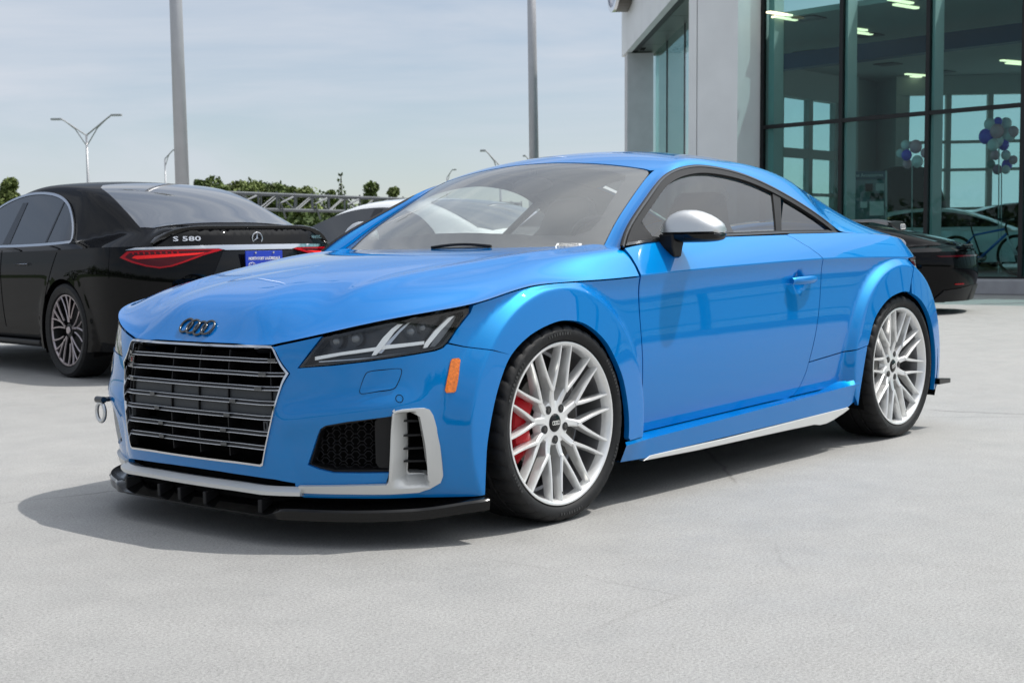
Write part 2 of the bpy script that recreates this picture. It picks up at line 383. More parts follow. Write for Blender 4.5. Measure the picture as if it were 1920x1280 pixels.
ZC = nspl([-.45, -.33, -.2, 0, .12, .25, .37, .49, .62, .75, .85], [.925, .916, .911, .900, .888, .870, .851, .828, .797, .762, .728])
def boundR(x, y, z):
    """radius norm of the hood outline"""
    a = NOSE(z)-XF; b = .877
    y = np.abs(y)
    xx = np.maximum(x-XF, 0)
    rho = ((xx/a)**2.5+(y/b)**2.5)**(1/2.5)
    ph = np.arctan2(xx, np.maximum(y, 1e-6))
    return rho, ph
def HD(x, y):
    """hood height"""
    x = np.asarray(x, float); y = np.asarray(y, float)
    ph0 = np.arctan2(np.maximum(x-XF, 0), np.maximum(np.abs(y), 1e-6))
    w = np.where(x > XF, WN-XF-K*ph0, WN-x)
    E = ZCR(w)
    rho, ph = boundR(x, y, E)
    d = np.where(x > XF, np.hypot(x-XF, y)*(1/np.maximum(rho, 1e-4)-1), .877-np.abs(y))
    top = ZC(x)-(.02+.05*sstep((x+.35)/.5))*y*y-E
    k = .035+.05*sstep((x+.3)/.6)
    slope = 1.55-.80*sstep((w-.30)/.55)*sstep((2.15-w)/.55)
    sd = d*slope
    g = smin(top, sd, k); g0 = smin(top, 0*sd, k)
    # power crease from the grille corner to the pillar foot
    yc = .46+.20*sstep((.75-x)/1.2)
    cr = .006*np.exp(-((np.abs(y)-yc)/.05)**2)*sstep((.72-x)/.25)
    return E+g-g0*np.exp(-np.maximum(d, 0)/.04)+cr
PT = nspl([-.30, -.33, -.45, -.6, -.75, -.886, -.95, -1.1, -1.3, -1.5, -1.7, -1.95, -2.2, -2.5, -2.85, -3.0, -3.15, -3.4],
          [.897, .913, .995, 1.09, 1.174, 1.238, 1.260, 1.297, 1.322, 1.331, 1.327, 1.297, 1.238, 1.146, 1.022, .975, .935, .905])
def T(x, y):
    """windscreen, roof and rear screen height"""
    k = .3*sstep((x+1.45)/.45); c = .1*sstep((-.35-x)/.65)+.13*sstep((-1.0-x)/.6)
    return PT(x+k*y*y)-c*y*y
def G(x, z):
    t = z-.93
    return .800-.56*t-.25*t*t
# ---------------------------------------------------------------- the blue coupe
car = thing('coupe', 'bright blue two-door coupe with silver mirrors and silver Y-spoke wheels, nearest of the cars', 'car')
EZ = lambda w, d=.004: float(ZCR(w))-d
ARF = [(.413, .150), (.405, .237), (.394, .317), (.362, .427), (.325, .51), (.275, .579), (.185, .635), (.074, .668), (-.012, .674), (-.11, .655), (-.209, .597), (-.27, .525), (-.315, .446), (-.342, .333), (-.342, .245), (-.322, .155)]
ARR = [(-2.06, .19), (-2.076, .266), (-2.115, .40), (-2.145, .467), (-2.205, .569), (-2.316, .643), (-2.438, .674), (-2.54, .673), (-2.68, .625), (-2.79, .535), (-2.85, .43), (-2.88, .31), (-2.88, .19)]
AF = [(WN-x, z) for x, z in crom(ARF, 5)]; AR = [(WN-x, z) for x, z in crom(ARR, 5)]
def circ_line(cx, r, a0, a1, n=40): return [(WN-(cx+r*math.cos(t)), .33+r*math.sin(t)) for t in np.linspace(rad(a0), rad(a1), n)]
FD = (-.009, -.003, .003, .010, .018, .026, .036)
cl = [circ_line(0, .452+d, -20, 200) for d in FD]+[circ_line(-WB, .470+d, -20, 200) for d in FD]
# bumper
gr_t, gr_m, gr_b = (.520, .622), (.618, .540), (.350, .247)
hed = [(w, EZ(w, .008)) for w in np.linspace(.535, .745, 6)]
lens_poly = [(.655, .559), (.695, .597), (.750, .652)]+[(w, EZ(w, .012)) for w in np.linspace(.80, 1.24, 10)]+[(1.242, .719), (1.190, .664), (1.156, .627), (1.140, .615), (1.115, .608), (1.025, .596), (.901, .581), (.78, .569)]
lm_out = [(.648, .556), (.693, .602), (.748, .656)]
i0 = min(range(len(AF)), key=lambda i: abs(AF[i][0]-1.373)+abs(AF[i][1]-.579))
af_front = AF[:i0+1]; af_rest = AF[i0:]
half = [gr_t]+hed+lm_out[::-1]+[(.78, .565), (.901, .577), (1.025, .592), (1.118, .604), (1.145, .612), (1.160, .624), (1.21, .613), (1.29, .598)]+af_front[::-1]+[(1.201, .147), (1.127, .147), (.834, .152), (.655, .150), (.610, .160), (.612, .196), (.454, .206), (.2, .211), (0, .212)]
full = half+[(-a, b) for a, b in half[::-1][1:]]+[(-gr_m[0], gr_m[1]), (-gr_b[0]-.02, gr_b[1]+.03), (-gr_b[0]+.02, gr_b[1]-.002), (gr_b[0]-.02, gr_b[1]-.002), (gr_b[0]+.02, gr_b[1]+.03), gr_m]
vent = [(.680, .256), (.700, .30), (.721, .349), (.733, .372), (.752, .383), (.828, .396), (.900, .404), (.966, .411)]
brk = [(.970, .423), (.980, .428), (1.0, .4315), (1.040, .433), (1.070, .4325), (1.086, .427), (1.097, .410), (1.111, .367), (1.118, .31), (1.122, .25), (1.124, .218), (1.119, .198), (1.094, .179), (1.065, .169), (.973, .168), (.834, .170), (.66, .169)]
hole = vent+brk+[(.66, .190), (.834, .197), (.955, .199), (.963, .232), (.777, .233), (.724, .243)]
ring_h = [(.993+.011*math.cos(t), .464+.011*math.sin(t)) for t in np.linspace(0, 2*math.pi, 13)[:-1]]
ridge = [[(w, .385+.06*float(sstep((w-.45)/.7))+d) for w in np.linspace(.5, 1.15, 30)] for d in (-.004, 0, .004)]
fb = panel('front_bumper', S, full, BLUE, car, holes=[hole, [(-a, b) for a, b in hole]], lines=cl[:7]+ridge, h=.018, rim=.02)
# thin shut lines on the bumper: washer cap, sensor
wash = crom([(.905, .546), (.95, .551), (.995, .554), (1.005, .549), (1.002, .534), (.990, .509), (.975, .494), (.93, .488), (.883, .481), (.873, .486), (.876, .50), (.891, .533)], 4, True)
def ringpoly(poly, t):
    P = np.array(poly); c = P.mean(0); d = c-P; L = np.linalg.norm(d, axis=1)[:, None]; return [tuple(q) for q in P+d/L*t]
for sd in (1, -1):
    pol = wash if sd == 1 else [(-a, b) for a, b in wash]
    panel('washer_cover', S, pol, BLUE, fb, h=.012, rim=.0, off=.0030)
    panel('washer_gap', S, pol, VOID, fb, holes=[ringpoly(pol, -.0022)] if False else [], h=.02, rim=0, off=.0012) if False else None
    outer = ringpoly(pol, -.0026)
    panel('washer_gap', S, outer, VOID, fb, holes=[ringpoly(pol, .001)], h=.008, rim=0, off=.0009)
    c_ = (.993*sd, .464); o_ = [(c_[0]+.0125*math.cos(t), c_[1]+.0125*math.sin(t)) for t in np.linspace(0, 2*math.pi, 25)[:-1]]; i_ = [(c_[0]+.0103*math.cos(t), c_[1]+.0103*math.sin(t)) for t in np.linspace(0, 2*math.pi, 25)[:-1]]
    panel('sensor_ring', S, o_, VOID, fb, holes=[i_], h=.004, rim=0, off=.0009)
# hood
cowl = [(-.325, 0), (-.335, .15), (-.36, .32), (-.40, .47), (-.45, .60), (-.487, .69), (-.487, .75), (-.47, .80)]
xy = lambda w, d=0.: tuple(S(w, float(ZCR(w)))[:2])
side_e = [xy(w) for w in np.linspace(2.118, .55, 60)]+[xy(w) for w in np.linspace(.53, 0, 16)]
rearside = [(-.477, .83), (-.477, .855)]
hh = cowl+rearside+side_e
hoodpoly = hh[:-1]+[(side_e[-1][0], 0)]+[(a, -b) for a, b in hh[::-1][1:-1]]
def insl(poly, d):
    P = np.array(poly); T_ = np.roll(P, -1, 0)-np.roll(P, 1, 0); T_ /= np.linalg.norm(T_, axis=1)[:, None]+1e-9; N_ = np.stack([-T_[:, 1], T_[:, 0]], 1); k = inpoly(P+N_*.004, poly); N_[~k] *= -1; q = P+N_*d; return [tuple(v) for v in q]+[tuple(q[0])]
fnH = lambda a, b: np.stack([a, b, HD(a, b)], -1)
panel('hood', fnH, hoodpoly, BLUE, car, h=.017, rim=.018, rimvec=lambda P: np.array([-max(P[0]-XF, 0), -P[1], 0])/math.hypot(max(P[0]-XF, 0), P[1])*.02+np.array([0, 0, -.003]), rimmat=VOID, lines=[insl(hoodpoly, d) for d in (.006, .013, .022, .034)])  # folded edge coloured black, not blue, to paint in the shut gap's shade
# fenders, doors, quarters (both sides)
hl_out = [(1.166, .628), (1.195, .664), (1.247, .716), (1.256, EZ(1.258, .008))]
fpoly = [(1.298, .5995), (1.215, .6155)]+hl_out+[(w, EZ(w, .0055)) for w in np.linspace(1.28, 2.123, 30)]+[(2.1255, .725), (2.129, .65), (2.133, .55), (2.137, .45), (2.139, .35), (2.140, .239), (2.0, .2345)]
k1 = min(range(len(AF)), key=lambda i: abs(AF[i][0]-1.99)+abs(AF[i][1]-.25)); k0 = i0
fpoly += [p for p in AF[k0:k1+1][::-1]]
fen = panel('fender', S, fpoly, BLUE, car, lines=cl[:7], h=.018, mirror=True, rim=.02)
sh = [[(w, float(ZCR(w))+d) for w in np.linspace(2.0, 4.9, 150)] for d in (-.004, 0, .004)]
dgR = [(3.268, .946), (3.310, .931), (3.352, .907), (3.385, .892), (3.409, .877), (3.435, .860), (3.453, .843), (3.453, .80), (3.449, .74), (3.436, .672), (3.415, .60), (3.391, .530), (3.366, .465), (3.344, .410), (3.325, .365), (3.302, .330), (3.278, .298), (3.248, .277), (3.19, .2665)]
dpoly = [(2.122, .906), (2.131, .875), (2.1335, .84), (2.1325, .807), (2.132, .75), (2.134, .65), (2.138, .55), (2.142, .45), (2.144, .35), (2.146, .240)]+[(w, .240+.0295*(w-2.146)) for w in np.linspace(2.25, 3.1, 12)]+dgR[::-1]+[(2.796, .941), (2.5, .934), (2.269, .924)]
doors = panel('door', S, dpoly, BLUE, car, lines=sh+cl, h=.02, mirror=True, rim=.02)
qd = [(a+.005, b) for a, b in dgR[:14]]
j0 = min(range(len(AR)), key=lambda i: abs(AR[i][0]-(WN+2.14))+abs(AR[i][1]-.455)); j1 = min(range(len(AR)), key=lambda i: abs(AR[i][0]-4.185)+abs(AR[i][1]-.673))
CF = [(-2.112, .955), (-2.2, .952), (-2.35, .949), (-2.5, .941), (-2.65, .929), (-2.8, .910), (-2.95, .886), (-3.0, .876)]
qpoly = qd+[(3.668, .435)]+AR[j0:j1+1]+[(4.215, .719), (4.250, .77), (4.279, .829), (4.40, .836), (4.60, .843), (4.66, .845), (4.66, .866)]+[(WN-x, z-.002) for x, z in CF[::-1]]+[(3.60, .951), (3.30, .950)]
panel('rear_quarter', S, qpoly, BLUE, car, lines=sh+cl, h=.02, mirror=True, rim=.02)
q2 = [(3.345, .405), (3.668, .430)]+[(AR[j0-1][0], .449)]+AR[:j0-1][::-1]+[(3.66, .292)]+[(w, .240+.0295*(w-2.146)) for w in (3.5, 3.3, 3.20)]+[(a+.005, b) for a, b in dgR[14:][::-1]]
panel('quarter_lower', S, q2, BLUE, car, lines=cl, h=.02, mirror=True, rim=.02)
# rear bumper, lamps, deck
rb = [(4.222, .717), (4.258, .768), (4.290, .822), (4.34, .788), (4.45, .772), (4.9, .765), (WT, .76)]
rb_full = [(WT*2-0, 0)]
def Sr(a, b):   # a measured from the tail centre, both signs
    w = WT-np.abs(a); P = S(w, b); P[..., 1] = P[..., 1]*np.where(a < 0, -1, 1); return P
rbh = [(WT-a, b) for a, b in [(4.222, .717), (4.258, .768), (4.290, .820), (4.34, .786), (4.45, .772), (4.9, .765)]]
arh = [(WT-a, b) for a, b in AR[j1+1:]]
left = rbh[::-1]+arh+[(WT-4.6, .20), (WT-5.0, .25)]
rbp = left+[(-a, b) for a, b in left[::-1]]
panel('rear_bumper', Sr, rbp, BLUE, car, lines=[[(WT-a, b) for a, b in c] for c in cl[7:]], h=.03, rim=.02)
panel('tail_lamp', S, [(4.292, .826), (4.345, .792), (4.45, .777), (4.88, .771), (4.9, .836), (4.5, .833)], TAILD, car, h=.03, off=.004, mirror=True)
dk = [tuple(S(w, .885)[:2]*np.array([1, .97])) for w in np.linspace(4.66, WT, 24)]
dkp = [(-2.86, 0), (-2.88, .30), (-2.93, .55)]+dk+[(a, -b) for a, b in dk[::-1][1:]]+[(-2.93, -.55), (-2.88, -.30)]
panel('trunk_lid', lambda a, b: np.stack([a, b, .872+np.maximum(T(a, 0*a)-.872, 0)*(1-np.clip(b/.86, -1, 1)**2)], -1), dkp, BLUE, car, h=.04, rim=.02)
panel('trunk_face', Sr, [(-.60, .84), (.60, .84), (.60, .870), (-.60, .870)], BLUE, car, h=.03, off=.001, rim=.01)
panel('rear_fascia', Sr, [(-.50, .77), (.50, .77), (.50, .838), (-.50, .838)], BLUE, car, h=.04, off=-.004, rim=.01)
# roof, pillars
PR = [((-.455, .716), (-.462, .917)), ((-.60, .672), (-.578, 1.00)), ((-.78, .624), (-.785, 1.105)), ((-.925, .588), (-.93, 1.172)), ((-1.03, .572), (-1.06, 1.212)), ((-1.18, .560), (-1.19, 1.233)), ((-1.33, .550), (-1.33, 1.238)), ((-1.55, .540), (-1.55, 1.215)),
      ((-1.77, .530), (-1.77, 1.152)), ((-1.98, .522), (-1.965, 1.064)), ((-2.15, .516), (-2.085, .987)), ((-2.32, .512), (-2.16, .953)), ((-2.6, .510), (-2.45, .944)), ((-2.82, .52), (-2.75, .916)), ((-2.97, .55), (-3.0, .876))]
ti = np.arange(len(PR)); sA = [nspl(ti, [p[0][k] for p in PR]) for k in (0, 1)]; sB = [nspl(ti, [p[1][k] for p in PR]) for k in (0, 1)]
def curveA(t): x, y = sA[0](t), sA[1](t); return np.stack([x, y, T(x, y)], -1)
def bside(x, z): 
    return G(x, z)*(1-sstep((t_sw(x))))+S(WN-x, z)[..., 1]*sstep(t_sw(x))
def t_sw(x): return (-x-2.02)/.14
def curveB(t): x, z = sB[0](t), sB[1](t); return np.stack([x, bside(x, z), z], -1)
def strip(t, s):
    t = np.asarray(t, float); s = np.asarray(s, float); A = curveA(t); B = curveB(t); d = (B-A)[..., :2]; L = np.linalg.norm(d, axis=-1)[..., None]; d = d/L; e = 1e-3
    x, y = A[..., 0], A[..., 1]; gx = (T(x+e, y)-T(x-e, y))/(2*e); gy = (T(x, y+e)-T(x, y-e))/(2*e)
    tA = np.concatenate([d, (gx*d[..., 0]+gy*d[..., 1])[..., None]], -1)
    bx, bz = B[..., 0], B[..., 2]; gyz = (bside(bx, bz+e)-bside(bx, bz-e))/(2*e); gyx = (bside(bx+e, bz)-bside(bx-e, bz))/(2*e)
    nG = np.stack([-gyx, np.ones_like(gyx), -gyz], -1)
    lam = ((B-A)*nG).sum(-1)/np.maximum((tA*nG).sum(-1), .05); Lc = np.linalg.norm(B-A, axis=-1); lam = np.clip(lam, .2*Lc, .8*Lc)*(1-.85*sstep((t-8.6)/2.6))
    Cc = A+tA*lam[..., None]; s = s[..., None]
    return (1-s)**2*A+2*s*(1-s)*Cc+s*s*B
ws_side = [(-.455, .712), (-.60, .668), (-.78, .620), (-.925, .584), (-.965, .572)]
ws_top = [(-.982, .555), (-.985, .53), (-.975, .42), (-.962, .25), (-.957, 0)]
tp = [(ws_top[i][0]-.008, ws_top[i][1]+(.006 if i == 0 else 0)) for i in range(5)]
rsl = [tuple(curveA(t)[:2]) for t in np.linspace(3.75, 9.6, 40)]
rtail = [(-2.02, .505), (-2.0, .30), (-1.99, 0)]
rh = [(a, b) for a, b in tp[::-1]]+rsl+[q for q in [(-1.992, .30)]]+[(-1.992, 0)]
roofp = [(rh[0][0], 0)]+rh[1:]+[(a, -b) for a, b in rh[::-1][1:-1]]
fnT = lambda a, b: np.stack([a, b, T(a, b)], -1)
roof = panel('roof', fnT, roofp, BLUE, car, h=.03, rim=.006)
gridp('roof_rail', strip, np.linspace(0, 14, 141), np.linspace(0, 1, 13), BLUE, car, mirror=True)
# windscreen with its printed border
wsp_h = [(-.957, 0)]+ws_top[::-1][1:]+ws_side[::-1]+[(-.42, .60), (-.375, .45), (-.345, .3), (-.33, 0)]
wspoly = wsp_h+[(a, -b) for a, b in wsp_h[::-1][1:-1]]
ws = panel('windscreen', fnT, wspoly, WSG, car, h=.05, rim=0, off=-.001)
inn_h = [(-.915, 0), (-.92, .25), (-.925, .42), (-.915, .495), (-.88, .515), (-.75, .555), (-.60, .600), (-.545, .60), (-.50, .56), (-.455, .40), (-.435, .2), (-.43, 0)]
innp = inn_h+[(a, -b) for a, b in inn_h[::-1][1:-1]]
panel('printed_border', fnT, wspoly, PLAST, ws, holes=[innp], h=.03, rim=0, off=-.006)
panel('rear_window', fnT, [(-1.995, -.49), (-1.995, .49), (-2.4, .495), (-2.84, .50), (-2.84, -.50), (-2.4, -.495)], PRG, car, h=.06, rim=0, off=-.001)
gk = [(-.972, -.55), (-.972, .55)]
# side glazing: black surround, glass, quarter glass, mirror triangle
fnG = lambda a, b: np.stack([a, G(a, b), b], -1)
outer = [(float(sB[0](t)), float(sB[1](t))) for t in np.linspace(0, 10.7, 70)]
belt = [(-2.10, .953), (-1.9, .953), (-1.61, .952), (-1.15, .944), (-.80, .934), (-.62, .926)]
# inset of arch towards the centre of the opening
P_ = np.array(outer); Tn_ = np.gradient(P_, axis=0); Tn_ /= np.linalg.norm(Tn_, axis=1)[:, None]+1e-12; In = np.stack([-Tn_[:, 1], Tn_[:, 0]], 1); cc = np.array([-1.35, 1.0]); In *= np.sign((In*(cc-P_)).sum(1))[:, None]
def inset(d):
    q = P_+In*d; q = q[(q[:, 1] > .950) & (q[:, 0] > -2.09)]; return [tuple(v) for v in q]
trim_out = [tuple(v) for v in P_]+belt
ins = inset(.034); trim_in = [(-.56, .940)]+[p for p in ins if p[0] < -.585]+[(-2.03, .966), (-1.61, .965), (-1.15, .957), (-.80, .947)]
for sd_ in (0,):
    tr = panel('window_surround', fnG, trim_out, PLAST, car, holes=[trim_in], h=.012, off=.001, rim=.012, mirror=True)
    brt = panel('belt_trim', fnG, [(-.475, .913), (-.62, .924), (-.80, .932), (-1.15, .942), (-1.61, .950), (-2.10, .951), (-2.07, .958), (-1.61, .958), (-1.15, .950), (-.80, .940), (-.62, .932), (-.50, .925)], DCHROME, car, h=.02, off=.006, rim=.01, mirror=True)
    edge = [tuple(v) for v in (P_+In*.004)][:-6]; edg2 = [tuple(v) for v in (P_+In*.010)][:-6][::-1]
    panel('arch_trim', fnG, edge+edg2, DCHROME, car, h=.008, off=.0035, rim=.006, mirror=True)
dv0, dv1 = (-1.60, .955), (-1.752, 1.150)
gtop = [p for p in ins if p[0] < -.66]
gf = [(-.685, .942)]+[p for p in gtop if p[0] > -1.75]+[(-1.745, 1.125), (-1.585, .962), (-1.15, .953), (-.80, .944)]
gq = [p for p in gtop if p[0] < -1.79]+[(-2.03, .966), (-1.625, .963)]
sg_ = panel('side_window', fnG, gf, SDG, car, h=.05, off=-.010, rim=0, mirror=True)
panel('quarter_window', fnG, gq, PRG, car, h=.05, off=-.010, rim=0, mirror=True)
panel('window_divider', fnG, [(-1.585, .96), (-1.738, 1.135), (-1.790, 1.122), (-1.628, .96)], PLAST, car, h=.02, off=-.004, rim=.01, mirror=True)
panel('mirror_triangle', fnG, [(-.500, .925), (-.640, 1.027), (-.690, .935)], PLAST, car, h=.02, off=-.002, rim=.01, mirror=True)
# sill and blade
def sillf(w, v):
    x = WN-w; zt = .236+.0295*(w-2.146)+.026*sstep((w-3.45)/.22)
    zl = .222+.0387*(w-2.058); v = np.asarray(v, float); y0 = S(w, zt)[..., 1]-.003
    yl = smax(y0+.004, .905, .004)
    zb = np.interp(w, [1.97, 2.15, 2.3, 3.64, 3.70], [.155, .150, .160, .184, .205]); yb = np.minimum(yl-.012, .893)
    Z = np.where(v < 1, zt+(zl-zt)*v, np.where(v < 2, zl+(zb-zl)*(v-1), zb+.004)); Y = np.where(v < 1, y0+(yl-y0)*v, np.where(v < 2, yl+(yb-yl)*(v-1), yb-(v-2)*.1))
    return np.stack([x, Y, Z], -1)
for sd in (1, -1):
    us = np.linspace(1.972, 3.712, 60); V = []; F = []
    rows = [0, .94, 1.0, 1.06, 2.0, 2.3]; 
    for v in rows: V += list(sillf(us, np.full(60, v))*[1, sd, 1])
    for r in range(5):
        for i in range(59): 
            q = (r*60+i, r*60+i+1, (r+1)*60+i+1, (r+1)*60+i); F.append(q if sd == -1 else q[::-1])
    o = mesh('side_skirt', V, F, BLUE, car, True); o.data.set_sharp_from_angle(angle=rad(25))
    bt = [(-.50, .1615), (-1.0, .1655), (-1.5, .177), (-1.92, .187), (-1.99, .189), (-2.005, .180), (-1.95, .165), (-1.86, .146), (-1.80, .137), (-1.74, .136), (-1.70, .143), (-1.5, .144), (-1.1, .143), (-.8, .142), (-.46, .146)]
    mb = MB(); mb.prism(bt, .868*sd, .896*sd, 1); mb.build('sill_blade', SILVP, o, bevel=.003)
# grille --------------------------------------------------------------
def So(d): return lambda a, b: (lambda P: P+nrm(S, a, b)*d)(S(a, b))
grp = node('grille', car)
gout = [(.516, .6215), (.615, .540), (.374, .274), (.352, .250), (.325, .246)]; gout = gout+[(-a, b) for a, b in gout[::-1]]
ginn = [(.507, .6145), (.603, .540), (.366, .279), (.346, .258), (.320, .2525)]; ginn = ginn+[(-a, b) for a, b in ginn[::-1]]
panel('grille_frame', S, gout, CHROME, grp, holes=[ginn], h=.012, off=.006, rim=.03)
panel('grille_backing', So(-.10), [(a*.99, b) for a, b in gout], VOID, grp, h=.08, rim=0)
def gw(z): return float(np.interp(z, [.255, .262, .284, .540, .612], [.318, .345, .362, .598, .503]))
for i, z in enumerate([.579, .536, .492, .446, .399, .349, .304]):
    W = gw(z)-.004; mb = MB()
    for dz, dd in ((.0055, -.010), (-.0055, -.004)):
        ww = np.linspace(-W, W, 41); P = So(dd)(ww, np.full(41, z+dz)); mb.tube(P, .0019, 6)
    sl_ = mb.build('slat', CHROME, grp, smooth=True)
    mb = MB(); ww = np.linspace(-W, W, 31); A = So(-.006)(ww, np.full(31, z+.004)); B = So(-.004)(ww, np.full(31, z-.004)); Cc = So(-.05)(ww, np.full(31, z+.010)); D = So(-.05)(ww, np.full(31, z-.002))
    mb.loft([[tuple(A[k]), tuple(B[k]), tuple(D[k]), tuple(Cc[k])] for k in range(31)]); mb.build('slat_core', PLAST, sl_) if False else mb.build('slat_core', PLAST, grp, smooth=False)
    tabs = [.474, .371, .320, .296, .257, .229, .229][i]
    for s_ in (1, -1):
        mb = MB()
        P = So(-.004)(np.array((tabs+.02)*s_), np.array(z)); n_ = nrm(S, np.array((tabs+.02)*s_), np.array(z)); t_ = np.cross(n_, [0, 0, 1]); mb.obox(P, [t_, [0, 0, 1], n_], (.014, .0058, .005)); mb.build('slat_clip', DCHROME, grp)
for w in (-.50, -.39, -.18, .045, .265, .46):
    top = .61 if abs(w) < .49 else .60; mb = MB(); zz = np.linspace(.264 if abs(w) < .33 else .264+(abs(w)-.33)*1.0, top, 10); zz = zz[[gw(z)-.01 > abs(w) for z in zz]]
    if len(zz) < 2: continue
    A = So(-.014)(np.full(len(zz), w), zz); B = So(-.07)(np.full(len(zz), w), zz); V = []
    for a, b in zip(A, B): V.append([(a[0], a[1]-.002, a[2]), (a[0], a[1]+.002, a[2]), (b[0], b[1]+.002, b[2]), (b[0], b[1]-.002, b[2])])
    mb.loft(V).build('grille_fin', PLAST, grp)
    A2 = So(-.0135)(np.full(len(zz), w), zz)
for zlo, zhi in ((.451, .487), (.404, .441)):
    wl_, wh_ = -gw(zlo)+.012, gw(zlo)-.012
    panel('filler_plate', So(-.022), [(wl_, zlo), (wh_, zlo), (gw(zhi)-.012, zhi), (-gw(zhi)+.012, zhi)], PLATE, grp, h=.03, rim=.01)
for w in (.383, -.40):
    q = panel('grille_sensor', So(-.012), [(w-.026, .358), (w+.026, .358), (w+.026, .388), (w-.026, .388)], PLATE, grp, h=.02, rim=.012)
    panel('sensor_lens', So(-.0105), [(w+.009*math.cos(t), .373+.011*math.sin(t)) for t in np.linspace(0, 6.283, 15)[:-1]], VOID, q, h=.02, rim=0) if False else panel('sensor_lens', So(-.0105), [(w+.009*math.cos(t), .373+.011*math.sin(t)) for t in np.linspace(0, 6.283, 15)[:-1]], VOID, grp, h=.02, rim=0)
# badge on the grille: black plate, TT S lettering, red bar
bw = -.43; bd = panel('grille_badge', So(-.002), [(bw-.075, .546), (bw+.075, .546), (bw+.075, .569), (bw-.075, .569)], GLOSSB, grp, h=.03, rim=.01)
bp0 = So(.0)(np.array(bw), np.array(.5575)); bx = So(0)(np.array(bw+.01), np.array(.5575))-So(0)(np.array(bw-.01), np.array(.5575))
FR = frame(bp0, bx, (0, 0, 1)); text('TT S', .024, DCHROME, 'badge_lettering', grp, FR, .001)
panel('badge_red_bar', So(.0), [(bw+.006, .549), (bw+.020, .549), (bw+.026, .566), (bw+.012, .566)], RED, grp, h=.02, rim=.002)
